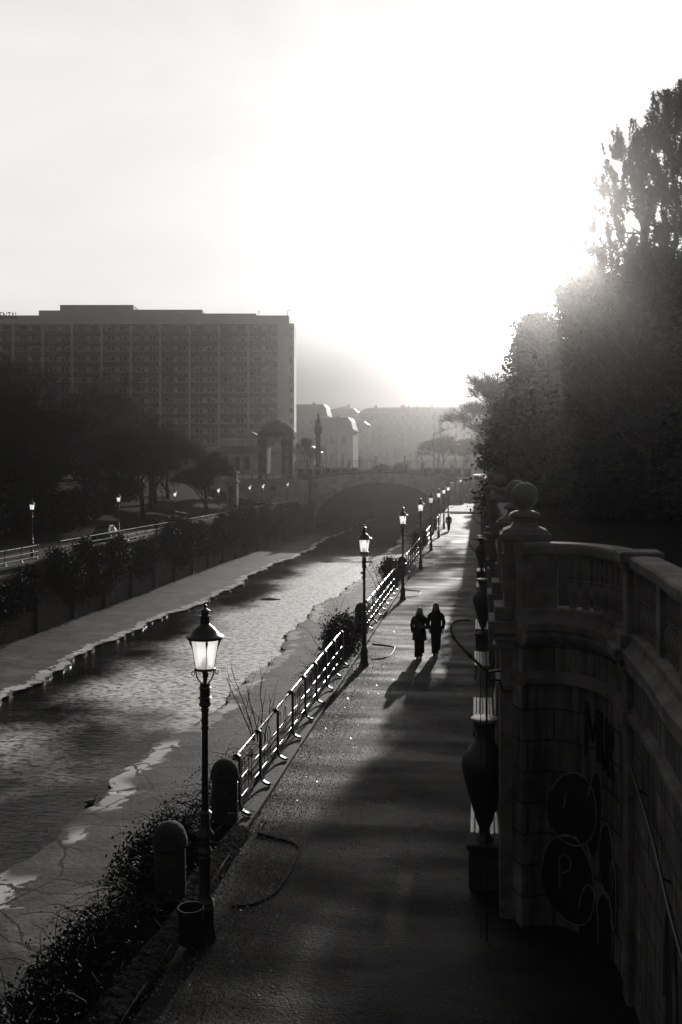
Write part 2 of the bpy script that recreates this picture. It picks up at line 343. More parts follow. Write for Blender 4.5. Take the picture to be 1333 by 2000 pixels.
    pl_ = mth('ADD', .62, mth('MULTIPLY', vb.outputs[0], .9)); ps = N.new('ShaderNodeVectorMath'); ps.operation = 'SCALE'; L.new(lip.outputs[2], ps.inputs[0]); L.new(pl_, ps.inputs['Scale'])
    L.new(ps.outputs[0], b.inputs['Base Color'])
    n3 = N.new('ShaderNodeTexNoise'); n3.inputs['Scale'].default_value = 6; n3.inputs['Detail'].default_value = 9; L.new(tc.outputs['Object'], n3.inputs[0])
    h = mth('SUBTRACT', n3.outputs[0], mth('MULTIPLY', crack, 2.0))
    h = mth('ADD', h, mth('MULTIPLY', si.outputs[0], 1.5))
    bp = N.new('ShaderNodeBump'); bp.inputs['Distance'].default_value = .05
    ms = N.new('ShaderNodeMapRange'); L.new(wet_sheen_f, ms.inputs[0]); ms.inputs[3].default_value = .45; ms.inputs[4].default_value = .12; L.new(ms.outputs[0], bp.inputs['Strength'])
    L.new(h, bp.inputs['Height']); L.new(bp.outputs[0], b.inputs['Normal'])
    return m
M['slab'] = slab()

# ---------------------------------------------------------------- sweeps with UVs
def sweep(name, path, prof, m, parent=None, closed_prof=True, smooth=False, caps=True):
    """path: [(x,y)], prof: [(out, z)] with out measured to the left-hand side of the path"""
    P = [Vector(p) for p in path]; n = len(P); k = len(prof)
    verts = []; s = 0; S = []
    for i, p in enumerate(P):
        if i: s += (P[i]-P[i-1]).length
        S.append(s)
        d0 = (P[i]-P[i-1]).normalized() if i else (P[1]-P[0]).normalized()
        d1 = (P[i+1]-P[i]).normalized() if i < n-1 else d0
        d = (d0+d1).normalized(); nr = Vector((-d.y, d.x)); sc = 1/max(.5, nr.dot(Vector((-d0.y, d0.x))))
        for (a, z) in prof: verts.append((p.x+nr.x*a*sc, p.y+nr.y*a*sc, z))
    faces = []; uvs = []
    tl = [0]
    for j in range(1, k+1): tl.append(tl[-1]+math.dist(prof[j-1], prof[j % k]))
    m_ = k if closed_prof else k-1
    for i in range(n-1):
        for j in range(m_):
            j2 = (j+1) % k
            faces.append((i*k+j, i*k+j2, (i+1)*k+j2, (i+1)*k+j))
            va = prof[j][1] if abs(prof[j][1]-prof[j2][1]) > 1e-4 else tl[j]; vb = prof[j2][1] if abs(prof[j][1]-prof[j2][1]) > 1e-4 else tl[j+1]
            uvs += [(S[i], va), (S[i], vb), (S[i+1], vb), (S[i+1], va)]
    if caps and closed_prof:
        faces.append(tuple(range(k))); uvs += [(prof[j][0], prof[j][1]) for j in range(k)]
        faces.append(tuple((n-1)*k+j for j in reversed(range(k)))); uvs += [(prof[j][0], prof[j][1]) for j in reversed(range(k))]
    me = bpy.data.meshes.new(name); me.from_pydata(verts, [], faces); me.update()
    ul = me.uv_layers.new(name='UVMap'); ul.data.foreach_set('uv', [c for u in uvs for c in u])
    if smooth: me.polygons.foreach_set('use_smooth', [True]*len(me.polygons)); me.set_sharp_from_angle(angle=R(35))
    import bmesh
    bm = bmesh.new(); bm.from_mesh(me); bmesh.ops.recalc_face_normals(bm, faces=bm.faces); bm.to_mesh(me); bm.free()
    o = bpy.data.objects.new(name, me); C.objects.link(o); me.materials.append(m)
    if parent is not None: o.parent = parent; KIDS.setdefault(parent.name, []).append(o)
    return o
def smooth_path(pts, n=8):
    out = []; P = [Vector(p) for p in pts]
    for i in range(len(P)-1):
        p0 = P[max(i-1, 0)]; p1 = P[i]; p2 = P[i+1]; p3 = P[min(i+2, len(P)-1)]
        for k in range(n):
            t = k/n
            out.append(.5*((2*p1)+(p2-p0)*t+(2*p0-5*p1+4*p2-p3)*t*t+(3*p1-p0-3*p2+p3)*t**3))
    out.append(P[-1]); return out

# ================================================================ SETTING: river, aprons, walks, grounds
GZ = 4.35                                 # street and park level
def grid(name, xs, ys, zf, m, kind='structure', uvf=None):
    v = [(x, y, zf(x, y)) for y in ys for x in xs]; nx = len(xs)
    f = [(j*nx+i, j*nx+i+1, (j+1)*nx+i+1, (j+1)*nx+i) for j in range(len(ys)-1) for i in range(nx-1)]
    me = bpy.data.meshes.new(name); me.from_pydata(v, [], f); me.update(); me.polygons.foreach_set('use_smooth', [True]*len(f))
    o = bpy.data.objects.new(name, me); C.objects.link(o); me.materials.append(m)
    if kind: o['kind'] = kind
    return o
YB = 188.0                                # bridge front
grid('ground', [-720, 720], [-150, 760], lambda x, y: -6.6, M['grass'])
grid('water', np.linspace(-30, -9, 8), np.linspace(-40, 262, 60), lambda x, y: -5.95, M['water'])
def edge_noise(y, ph):
    return .55*math.sin(y*.13+ph)+.28*math.sin(y*.41+ph*2.1)+.16*math.sin(y*1.3+ph)+.09*math.sin(y*3.7+ph*3)+.05*math.sin(y*8.1+ph)
def apron(name, xe, xw, ze, zw, ph):
    ys = np.arange(-30, 262, .35); ts = [(-.02, -.5), (-.002, -.42), (0, 0), (.012, .006), (.05, .01), (.12, .01), (.3, 0), (.6, 0), (1, 0)]
    v = []; uv = []
    for y in ys:
        e = xe+edge_noise(y, ph)
        for t, dz in ts:
            z = ze+(zw-ze)*max(t, 0)+dz*1.0
            v.append((e+(xw-e)*t, y, z)); uv.append((t, y))
    n = len(ts); f = [(j*n+i, j*n+i+1, (j+1)*n+i+1, (j+1)*n+i) for j in range(len(ys)-1) for i in range(n-1)]
    me = bpy.data.meshes.new(name); me.from_pydata(v, [], f); me.update()
    ul = me.uv_layers.new(name='UVMap'); ul.data.foreach_set('uv', [c for q in f for i in q for c in uv[i]])
    me.polygons.foreach_set('use_smooth', [True]*len(f)); me.set_sharp_from_angle(angle=R(50))
    o = bpy.data.objects.new(name, me); C.objects.link(o); me.materials.append(M['slab']); o['kind'] = 'structure'
    import bmesh
    bm = bmesh.new(); bm.from_mesh(me); bmesh.ops.recalc_face_normals(bm, faces=bm.faces)
    if sum(q.normal.z for q in bm.faces) < 0: bmesh.ops.reverse_faces(bm, faces=bm.faces)
    bm.to_mesh(me); bm.free()
    return o
apron('river_bank', -13.7, -5.15, -5.80, -5.35, .4)
apron('river_bank', -25.5, -32.25, -5.80, -5.50, 2.1)
# right-hand walk
grid('soil', np.linspace(-4.98, -4.02, 8), np.linspace(-30, 16.9, 120), lambda x, y: (.14 if -4.9 < x < -4.1 else 0.02)+.03*math.sin(y*3+x*7)*math.sin(y*1.3), M['grass'])
def walkz(x, y): return 0 if True else 0
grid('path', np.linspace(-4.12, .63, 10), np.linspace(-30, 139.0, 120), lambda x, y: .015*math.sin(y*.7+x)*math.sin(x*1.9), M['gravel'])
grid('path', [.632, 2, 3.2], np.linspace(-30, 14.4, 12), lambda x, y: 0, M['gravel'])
mb = MB(); mb.box(-4.9, .6, 139.0, 140.0, -.3, .14); mb.box(-4.9, .6, 140.0, 187.9, -.3, .28)
o = mb.build('pavement', M['kerb']); tag(o, kind='structure')
# left-hand walk and park slope
grid('path', np.linspace(-37.4, -32.2, 6), np.linspace(-30, 180, 40), lambda x, y: -.45, M['gravel'])
def slope(x, y):
    t = min(1, max(0, (-37.3-x)/22)); t = t*t*(3-2*t)
    return -.47+(GZ+.45)*t+.12*math.sin(x*.7+y*.3)*min(1, (-37.3-x)/3 if x < -37.3 else 0)
grid('terrain', list(np.linspace(-37.3, -62, 26))+[-90, -200, -700], np.linspace(-30, 181, 60), slope, M['grass'])
grid('terrain', [.95, 3, 8, 20, 60, 700], np.linspace(14.7, 204, 30), lambda x, y: GZ, M['grass'])
grid('terrain', [2.75, 4, 8, 20, 60, 700], np.linspace(-30, 14.7, 8), lambda x, y: GZ, M['grass'])
grid('terrace', [2.2, 2.75], [8, 14.7], lambda x, y: GZ-.004, M['stone'])
grid('street', [-700, 700], [204.5, 262, 500, 760], lambda x, y: 5.0, M['kerb'])

# ================================================================ quay walls
t = empty('quay_wall', (0, 0, 0), label='tall dark stone quay wall dropping from the right walk to the river apron', cat='wall')
sweep('wall_face', [(-5.2, -30), (-5.2, YB)], [(0, -6.2), (0, -.1), (-.35, -.1), (-.35, -6.2)], M['quay'], t)
cop = sweep('coping', [(-5.26, -30), (-5.26, 138.9)], [(0, -.1), (0, .05), (-.04, .09), (-1.16, .09), (-1.16, -.1)], M['kerb'], t)
t = empty('quay_wall', (0, 0, 0), label='dark overgrown stone quay wall below the left bank promenade', cat='wall')
sweep('wall_face', [(-32.15, YB), (-32.15, -30)], [(0, -6.2), (0, -.45), (-.35, -.45), (-.35, -6.2)], M['quay'], t)
sweep('ledge', [(-32.12, YB), (-32.12, -30)], [(0, -3.4), (.14, -3.38), (.14, -3.2), (0, -3.15)], M['quay'], t)
sweep('coping', [(-32.05, 180), (-32.05, -30)], [(0, -.45), (0, -.28), (-.5, -.28), (-.5, -.45)], M['kerb'], t)
for k, y in enumerate(np.arange(48, 180, 6.5)):
    mb = MB(); mb.box(-32.15, -31.9, y-.35, y+.35, -6, -3.2); mb.build('buttress', M['quay'], t)

# ================================================================ railings
def railing(y0, y1, x, side, z0, label, group, pitch=1.67, hoops=True):
    """side=+1: feet towards +x (walk side)"""
    L_ = y1-y0; n = max(1, round(L_/pitch)); t = empty('railing', (x, y0, z0), label=label, cat='railing', group=group)
    for nm, z, r, off in (('top_rail', 1.08, .030, 0), ('lower_rail', .60, .021, .03*side), ('lower_rail', .24, .021, .03*side)):
        mb = MB(); mb.tube([(off, -.15, z), (off, L_+.15, z)], r, 8)
        for k in range(int(L_/.55)):                     # collars
            yy = .2+k*.55
            if z > 1: mb.tube([(off, yy, z), (off, yy+.035, z)], r+.008, 8)
        mb.build(nm, M['rail'], t, smooth=True)
    for k in range(n+1):
        y = k*L_/n; mb = MB()
        def strap(p, wd=.045, th=.024):
            rings = []
            for q in range(len(p)):
                a = Vector(p[max(q-1, 0)]); b_ = Vector(p[min(q+1, len(p)-1)]); d = (b_-a).normalized(); nn = Vector((-d.y, d.x))
                c = Vector(p[q]); rings.append([(c.x+nn.x*th, y-wd, c.y+nn.y*th), (c.x+nn.x*th, y+wd, c.y+nn.y*th), (c.x-nn.x*th, y+wd, c.y-nn.y*th), (c.x-nn.x*th, y-wd, c.y-nn.y*th)])
            mb.loft(rings)
        s = side
        strap([(-.03*s, 1.05), (-.02*s, 1.11), (.03*s, 1.125), (.07*s, 1.09), (.08*s, 1.0), (.08*s, .6), (.08*s, .22), (.12*s, .10), (.2*s, .05), (.27*s, .035), (.30*s, .06)])
        strap([(.08*s, .3), (.02*s, .12), (-.05*s, .0)], .03, .018)
        mb.tube([(0, y-.045, 1.08), (0, y+.045, 1.08)], .05, 10)
        mb.build('post', M['iron'], t, smooth=True)
        if hoops and k < n:
            mb = MB(); p = L_/n
            for q in (.3, .62):
                yy = y+p*q
                mb.tube([(.02*s, yy-.12, .24), (.02*s, yy-.12, .78), (.02*s, yy-.09, .88), (.02*s, yy, .93), (.02*s, yy+.09, .88), (.02*s, yy+.12, .78), (.02*s, yy+.12, .24)], .009, 5)
            mb.build('hoop', M['iron'], t)
    return t
RS = [(17.5, 31.2, 'nearest black iron railing section, running from the domed pillar to behind the second lamp'),
      (38.4, 50.8, 'black iron railing section between the second and third riverside lamps'),
      (59.3, 74.3, 'third black iron railing section along the right walk, with a bright top rail'),
      (82, 91.6, 'fourth black iron railing section along the right walk, beside the fifth lamp'),
      (103, 111, 'farthest small black iron railing section on the right walk')]
for y0, y1, lb in RS: railing(y0, y1, -4.45, 1, .09, lb, 'iron railings along the right walk', hoops=y0 < 60)
LS = [(34, 68, 'long low railing at the left edge of the photo, with a lit top rail'),
      (72, 99, 'left bank railing section in front of the two strolling figures'),
      (103, 122, 'left bank railing section running up to the stone pylon'),
      (126, 146, 'left bank railing section beyond the pylon, partly behind bushes'),
      (150, 172, 'farthest left bank railing section, by the terrace wall')]
for y0, y1, lb in LS: railing(y0, y1, -32.3, -1, -.28, lb, 'railings along the left bank', pitch=2.4, hoops=False)

# ================================================================ lamps
def lamp_profile():
    H = 4.65
    def z(y): return H*(1-(y-1173)/662)
    return z
def make_lamp(label, group):
    z = lamp_profile(); t = empty('street_lamp', (0, 0, 0), label=label, cat='street lamp', group=group)
    mb = MB()
    pr = [(.16, 0), (.16, .04), (.145, .06), (.14, .12), (.125, .16), (.12, .42), (.13, .44), (.135, .47), (.115, .49), (.11, .52), (.13, .54), (.10, .57),
          (.078, .62), (.075, z(1680)), (.09, z(1672)), (.075, z(1668)), (.078, z(1664)), (.105, z(1660)), (.085, z(1655)), (.07, z(1650)), (.08, z(1645)), (.07, z(1640)),
          (.07, z(1632)), (.122, z(1629)), (.118, z(1625)), (.08, z(1618)), (.065, z(1605)), (.06, z(1600)), (.075, z(1597)), (.06, z(1593)), (.06, z(1588)), (.095, z(1585)), (.055, z(1580)),
          (.046, z(1570)), (.042, z(1425)), (.055, z(1419)), (.042, z(1414)), (.05, z(1410)), (.042, z(1400)), (.05, z(1393)), (.042, z(1390)), (.06, z(1383)), (.045, z(1379)),
          (.075, z(1376)), (.085, z(1373)), (.07, z(1368)), (.07, z(1362)), (.095, z(1360)), (.07, z(1357)), (.07, z(1343)), (.09, z(1341)), (.07, z(1338)), (.068, z(1331)), (.03, z(1330)), (.02, z(1324)), (.035, z(1308)), (.05, z(1305))]
    mb.lathe(pr, seg=16); mb.build('post', M['iron'], t, smooth=True)
    mb = MB()
    mb.lathe([(.135, z(1306)), (.145, z(1305)), (.145, z(1302)), (.135, z(1301)), (.12, z(1301)), (.12, z(1306))], seg=16, cap=False)
    for a in range(4):
        c, s = math.cos(a*math.pi/2+.5), math.sin(a*math.pi/2+.5)
        mb.tube([(c*r, s*r, zc) for r, zc in ((.05, z(1331)), (.085, z(1326)), (.115, z(1318)), (.125, z(1308)), (.15, z(1304)))], .010, 6)
        mb.tube([(c*(.165+.022*math.cos(q)), s*(.165+.022*math.cos(q)), z(1311)+.03*math.sin(q)) for q in np.linspace(0, 6.28, 9)], .007, 5)
    mb.build('cradle', M['iron'], t, smooth=True)
    mb = MB(); rings = []
    for r, zc in ((.125, z(1302)), (.187, z(1246))):
        rings.append([(r*math.cos(2*math.pi*j/8+.39), r*math.sin(2*math.pi*j/8+.39), zc) for j in range(8)])
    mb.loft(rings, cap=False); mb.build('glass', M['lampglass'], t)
    mb = MB()
    for j in range(0, 8, 2):
        a = 2*math.pi*j/8+.39
        mb.tube([(.127*math.cos(a), .127*math.sin(a), z(1302)), (.189*math.cos(a), .189*math.sin(a), z(1246))], .006, 5)
        mb.tube([(.175*math.cos(a), .175*math.sin(a), z(1262)), (.20*math.cos(a), .20*math.sin(a), z(1250)), (.215*math.cos(a), .215*math.sin(a), z(1244))], [.006, .02, .012], 5)
    mb.build('glass_frame', M['iron'], t)
    mb = MB(); mb.lathe([(.05, z(1303)), (.05, z(1284)), (.04, z(1282))], seg=12); mb.build('burner', M['kerb'], t, smooth=True)
    mb = MB(); mb.lathe([(.19, z(1246)), (.245, z(1244.5)), (.262, z(1240)), (.25, z(1238)), (.21, z(1236)), (.17, z(1229)), (.125, z(1222)), (.08, z(1217)), (.062, z(1215)),
              (.062, z(1202)), (.085, z(1200)), (.085, z(1199)), (.05, z(1198)), (.05, z(1191)), (.08, z(1190)), (.078, z(1189)), (.04, z(1186)), (.018, z(1184)), (.016, z(1182)), (.032, z(1180)), (.03, z(1179)), (.012, z(1177)), (.006, z(1173))], seg=24)
    mb.build('lamp_roof', M['roofm'], t, smooth=True)
    return t
lamps = [(13.0, 'nearest riverside lamp on the right walk, with a litter bin strapped to its foot'),
         (31.8, 'second riverside lamp, tall beside the two people walking'),
         (47.9, 'third riverside lamp on the right walk, behind a vine covered pillar'),
         (62.7, 'fourth riverside lamp on the right walk, seen against the dark bridge arch'),
         (76.9, 'fifth riverside lamp on the right walk, seen against the dark bridge arch'),
         (91.5, 'sixth riverside lamp on the right walk, just short of the lone walker'),
         (105, 'seventh riverside lamp on the right walk, close to the lone walker'),
         (119, 'eighth and farthest lamp of the row along the right walk')]
lp = make_lamp(lamps[0][1], 'lamps along the right walk'); lp.location = (-3.74, lamps[0][0], 0)
for y, lb in lamps[1:]: copy_tree(lp, (-3.74+rnd.uniform(-.03, .03), y, 0), rnd.uniform(0, 1.5), label=lb)
c = copy_tree(lp, (at(900, 172), 172, .28), 1.0, label='single lamp standing before the wide stair at the end of the right walk'); c['group'] = 'lamps at the bridge'
left_lamps = [(63, 'lamp at the far left of the photo, above the left bank railing'), (232, 'left bank lamp beside the low parked car'), (342, 'left bank lamp just right of the two strolling figures'),
              (427, 'left bank lamp immediately left of the stone pylon'), (488, 'left bank lamp before the pale terrace wall, right of the pylon'), (514, 'left bank lamp with a short post before the terrace wall window'), (562, 'left bank lamp at the right end of the terrace wall')]
for x, lb in left_lamps:
    Y = 1; 
    for it in range(40): Y = Y+( at(x, Y)+34.0 )*1.5 if True else Y
    # solve at(x,Y) = -34
    u = (x-666.5)/F; Y = -34.0*(SC+u*SS)/(u*SC-SS)
    c = copy_tree(lp, (-34.0, Y, -.45), rnd.uniform(0, 1.5), label=lb); c['group'] = 'lamps along the left bank'

# litter bin at the first lamp
t = empty('litter_bin', (-3.84, 12.66, 0), label='round dark open litter bin at the foot of the nearest lamp', cat='bin')
mb = MB(); mb.lathe([(.14, .12), (.15, .13), (.165, .5), (.175, .5), (.182, .54), (.175, .60), (.165, .60), (.16, .54), (.145, .16), (.01, .15)], seg=24); mb.build('bin_body', M['iron'], t, smooth=True)
mb = MB(); mb.lathe([(.176, .44), (.179, .44), (.179, .47), (.176, .47)], seg=24, cap=False); mb.build('hoop_band', M['rail'], t, smooth=True)
# planting-bed edging at the lamp feet
for i, (y, lb) in enumerate(lamps[:5]):
    ord_ = ['nearest lamp', 'second lamp', 'third lamp', 'fourth lamp', 'fifth lamp'][i]
    pts = smooth_path([(-3.62, y+1.0), (-3.3, y+1.15), (-3.05, y+1.7), (-3.0, y+3.0), (-3.15, y+3.5), (-3.9, y+3.9)], 5)
    o = sweep('bed_edging', pts, [(0, -.05), (0, .03), (.007, .034), (.014, .03), (.014, -.05)], M['rail'])
    tag(o, 'low curved metal bed edging on the gravel behind the %s' % ord_, 'edging', 'curved bed edgings beside the lamps')

# pillars between railing sections
def make_pillar(label):
    t = empty('stone_pillar', (0, 0, 0), label=label, cat='pillar', group='domed pillars between railing sections')
    mb = MB(); mb.lathe([(.27, -.3), (.27, .12), (.24, .14), (.23, .86), (.25, .88)], seg=20); mb.build('shaft', M['stone_dark'], t, smooth=True)
    mb = MB(); mb.lathe([(.25, .88), (.265, .90), (.262, .96), (.245, 1.05), (.20, 1.15), (.13, 1.22), (.05, 1.25), (.005, 1.255)], seg=20); mb.build('domed_cap', M['stone_dark'], t, smooth=True)
    return t
PL = [(13.95, 'nearest domed pillar, left of the first lamp among twigs'), (17.1, 'domed pillar where the nearest railing begins'),
      (33.6, 'domed pillar left of the second lamp, under a mound of vines'), (37.6, 'domed pillar just right of the second lamp post'),
      (52.3, 'domed pillar left of the third lamp'), (57.8, 'domed pillar right of the third lamp post'), (76, 'small domed pillar left of the fifth lamp'), (81, 'small domed pillar right of the fifth lamp'), (94, 'farthest pair pillar by the sixth lamp, nearer one'), (101, 'farthest pair pillar by the sixth lamp, farther one')]
pp = make_pillar(PL[0][1]); pp.location = (-4.55, PL[0][0], 0)
for y, lb in PL[1:]: copy_tree(pp, (-4.55, y, 0), rnd.uniform(0, 3), label=lb)

# ================================================================ vegetation tools
rs = np.random.RandomState(3)
def rand_unit(n):
    v = rs.normal(size=(n, 3)); return v/np.linalg.norm(v, axis=1)[:, None]
def leaf_quads(cen, size, up=0.0, aspect=.6):
    n = len(cen); a = rand_unit(n); a[:, 2] += up; a /= np.linalg.norm(a, axis=1)[:, None]
    b = np.cross(a, rand_unit(n)); b /= np.linalg.norm(b, axis=1)[:, None]+1e-9
    s = (size*(.6+.8*rs.rand(n)))[:, None]
    a = a*s; b = b*s*aspect
    return np.stack([cen-a, cen-b*.9, cen+a, cen+b*.9], axis=1)
def clumps(blobs, per, leaves, sp, size, up=0., aspect=.6):
    """blobs: (x,y,z,rx,ry,rz) ; clump centres near the shell and leaves round them"""
    out = []
    for (x, y, z, rx, ry, rz) in blobs:
        d = rand_unit(per); rr = (.35+.7*rs.rand(per)**.6)[:, None]
        cc = np.array([x, y, z])+d*rr*np.array([rx, ry, rz])
        sc = sp*(.5+rs.rand(per))
        p = np.repeat(cc, leaves, 0)+rs.normal(size=(per*leaves, 3))*np.repeat(sc, leaves)[:, None]*np.array([1, 1, .7])
        out.append(leaf_quads(p, size, up, aspect))
    return np.concatenate(out)
def branch_tree(rn, h, r0, levels=6, spread=.55, up=.25, nb=3, lenf=.72, first=.28, droop=0):
    """returns MB of limbs and a list of twig segments (for the crown)"""
    mb = MB(); twigs = []
    def grow(p, d, ln, r, lv):
        n = 4 if lv < 3 else 3; pts = [p]; rad = [r]
        for i in range(n):
            d = (d+Vector((rn.uniform(-1, 1), rn.uniform(-1, 1), rn.uniform(-.6, .8)))*.16+Vector((0, 0, up*.12-droop*lv*.03))).normalized()
            p = p+d*ln/n; pts.append(p); rad.append(r*(1-.45*(i+1)/n))
        if lv <= 3: mb.tube(pts, rad, 7 if lv < 2 else 4, cap=False)
        if lv >= 2: twigs.append((pts, rad))
        if lv >= levels: return
        k = nb+(1 if rn.random() < .4 else 0)
        for j in range(k):
            ang = rn.uniform(.45, 1)*spread*(1.35 if lv == 0 else 1.1)*(.25 if j == 0 and lv < 4 else 1); az = 2*math.pi*(j+rn.random()*.7)/k
            a = d.cross(Vector((0, 0, 1))) if abs(d.z) < .95 else Vector((1, 0, 0)); a.normalize(); b = d.cross(a)
            nd = (d*math.cos(ang)+(a*math.cos(az)+b*math.sin(az))*math.sin(ang)).normalized()
            start = pts[-1] if j < 2 else pts[-1-rn.choice((1, 1, 2))]
            grow(start, nd, ln*lenf*rn.uniform(.8, 1.15), rad[-1]*.8, lv+1)
    grow(Vector((0, 0, -.3)), Vector((rn.uniform(-.12, .12), rn.uniform(-.1, .1), 1)).normalized(), h*first, r0, 0)
    return mb, twigs
def twig_quads(twigs, extra=2, ln=.5, wd=.012):
    Q = []
    for pts, rad in twigs:
        for a, b, r in zip(pts[:-1], pts[1:], rad):
            d = b-a; s = d.cross(Vector((rs.normal(), rs.normal(), rs.normal()))).normalized()*max(r, wd)
            Q.append([a-s, b-s*.7, b+s*.7, a+s])
            for k in range(extra):
                q = a+d*rs.rand(); e = q+(d.normalized()+Vector(rs.normal(size=3))*.6+Vector((0, 0, .2))).normalized()*ln*(.4+rs.rand())
                s2 = (e-q).cross(Vector(rs.normal(size=3))).normalized()*wd*.6
                Q.append([q-s2, e-s2*.3, e+s2*.3, q+s2])
    return np.array([[list(p) for p in q] for q in Q])
def bare_tree(name, seed, h, r0, label, cat='tree', group=None, loc=(0, 0, 0), levels=6, spread=.55, up=.25, extra=2, ln=.5, wd=.014, **kw):
    rn = random.Random(seed); t = empty(name, loc, rn.uniform(0, 6), label, cat, group)
    mb, tw = branch_tree(rn, h, r0, levels, spread, up, **kw)
    mb.build('trunk', M['bark'], t, smooth=True); quads('crown', twig_quads(tw, extra, ln, wd), M['twig'], t)
    return t
def evergreen(name, seed, h, rad, base, label, group, loc, nblob=26, per=60, leaves=14, size=.16, sp=.35, cone=.5):
    rn = random.Random(seed); t = empty(name, loc, 0, label, 'tree', group)
    blobs = []
    for i in range(nblob):
        f = (i+.5)/nblob; z = base+(h-base)*f; rr = rad*(math.sin(math.pi*min(1, .25+f*.75)))*(1-cone*f)
        a = rn.uniform(0, 6.28); q = rr*rn.uniform(.25, .8)
        s = rad*.42*(1-.45*f)*rn.uniform(.8, 1.25)
        blobs.append((q*math.cos(a), q*math.sin(a), z-s*.4, s, s, s*.8))
    mb = MB(); mb.tube([(0, 0, -.3), (.1, .05, h*.3), (0, .1, h*.6), (.05, 0, h*.93)], [.035*h*.5, .026*h*.5, .018*h*.5, .03], 8)
    for b in blobs:
        mb.tube([(0, .05, max(1.5, b[2]-1.5)), (b[0]*.6, b[1]*.6, b[2]-.5), (b[0], b[1], b[2]+b[5]*.6)], [.09, .06, .02], 5)
    mb.build('trunk', M['bark'], t, smooth=True)
    quads('crown', clumps(blobs, per, leaves, sp, size), M['leaf'], t)
    return t
def pine(name, seed, h, label, loc, base=4, group=None):
    rn = random.Random(seed); t = empty(name, loc, 0, label, 'tree', group); mb = MB(); Q = []
    mb.tube([(0, 0, -.3), (.15, 0, h*.4), (.05, .1, h*.75), (0, 0, h)], [.32, .24, .14, .03], 8)
    def tuft(p, d, l):
        n = 85; f = rs.rand(n); base_ = np.array(p)+np.outer(f*l, np.array(d))
        dirs = rand_unit(n)+np.array(d)*.9; dirs /= np.linalg.norm(dirs, axis=1)[:, None]
        e = base_+dirs*(.17+.11*rs.rand(n))[:, None]; s = np.cross(dirs, rand_unit(n)); s /= np.linalg.norm(s, axis=1)[:, None]; s *= .016
        Q.append(np.stack([base_-s, e-s*.4, e+s*.4, base_+s], 1))
    z = base
    while z < h-.2:
        f = (z-base)/(h-base); k = rn.randint(5, 7)
        for j in range(k):
            a = 2*math.pi*(j+rn.random()*.6)/k; ln = (1-f)**.7*4.2*rn.uniform(.7, 1.1)+.7
            pts = [Vector((0, 0, z))]; d = Vector((math.cos(a), math.sin(a), .12))
            for i in range(5):
                d = (d+Vector((rn.uniform(-.2, .2), rn.uniform(-.2, .2), .06+.05*i))).normalized(); pts.append(pts[-1]+d*ln/5)
            mb.tube(pts, [.06, .05, .04, .03, .02, .012], 4, cap=False)
            for i in range(1, 6):
                for q in range((3 if i > 3 else 2) if i > 1 else 0):
                    sd_ = (d+Vector((rn.uniform(-1, 1), rn.uniform(-1, 1), rn.uniform(.1, .8)))).normalized()
                    l2 = rn.uniform(.3, .9)*(1.1 if i < 5 else .7); e = pts[i]+sd_*l2
                    mb.tube([pts[i], e], [.014, .008], 3, cap=False)
                    up_ = (sd_*.5+Vector((0, 0, 1))).normalized()
                    tuft(e-up_*.1, up_, rn.uniform(.35, .8))
        z += rn.uniform(.8, 1.15)*(1.1-.2*f)
    tuft((0, 0, h-.2), (0, 0, 1), .6)
    mb.build('trunk', M['bark'], t, smooth=True); quads('crown', np.concatenate(Q), M['needle'], t)
    return t
def shrub(name, loc, r, label, group=None, n=60, leaves=14, size=.07, sp=.16, hang=1.0, mat_='ivy', cat='shrub', stems=True):
    t = empty(name, loc, rnd.uniform(0, 0), label, cat, group); rx, ry, rz = r
    bl = [(rnd.uniform(-.5, .5)*rx, rnd.uniform(-.6, .6)*ry, rnd.uniform(-.3, .5)*rz, rx*.6, ry*.5, rz*.55) for _ in range(6)]
    quads('foliage', clumps(bl, n//3, leaves, sp, size), M[mat_], t)
    if stems:
        mb = MB()
        for k in range(16):
            p = Vector((rnd.uniform(-.6, .6)*rx, rnd.uniform(-.8, .8)*ry, -rz*.5)); d = Vector((rnd.uniform(-.5, .5), rnd.uniform(-.5, .5), 1)).normalized(); pts = [p]
            for i in range(6):
                d = (d+Vector((rnd.uniform(-.4, .4), rnd.uniform(-.4, .4), rnd.uniform(-.55, .1)))).normalized(); pts.append(pts[-1]+d*rz*.38)
            mb.tube(pts, [.012, .011, .01, .008, .006, .005, .003], 3, cap=False)
        mb.build('stems', M['twig'], t)
    return t

# ================================================================ near right: retaining wall, bay balustrade
def moulded(t, path, z, m=None):
    pass
ZC = 5.45
bayA = smooth_path([(.60, 13.95), (.95, 14.08), (1.3, 13.98), (1.6, 13.65), (1.76, 13.1), (1.82, 12.45)], 6)
bayB = smooth_path([(1.85, 12.1), (1.87, 10.5), (1.83, 9), (1.88, 7.5), (2.05, 6), (2.4, 4.2)], 6)
bayA = list(reversed(bayA)); bayB = list(reversed(bayB))    # left-hand side of the path faces the river
def arclen(path):
    s = [0]
    for a, b in zip(path[:-1], path[1:]): s.append(s[-1]+(b-a).length)
    return s
def on_path(path, s, off=0):
    S = arclen(path); s = max(0, min(S[-1]-1e-6, s))
    for i in range(len(S)-1):
        if S[i+1] >= s:
            f = (s-S[i])/(S[i+1]-S[i]); p = path[i].lerp(path[i+1], f); d = (path[i+1]-path[i]).normalized(); nn = Vector((-d.y, d.x))
            return p+nn*off, nn
BAL = [(.045, 0), (.055, .0), (.055, .05), (.04, .06), (.045, .08), (.07, .16), (.078, .22), (.07, .28), (.045, .33), (.04, .36), (.055, .375), (.055, .39), (.038, .40),
       (.045, .46), (.055, .52), (.05, .60), (.036, .68), (.034, .70), (.052, .715), (.052, .75)]
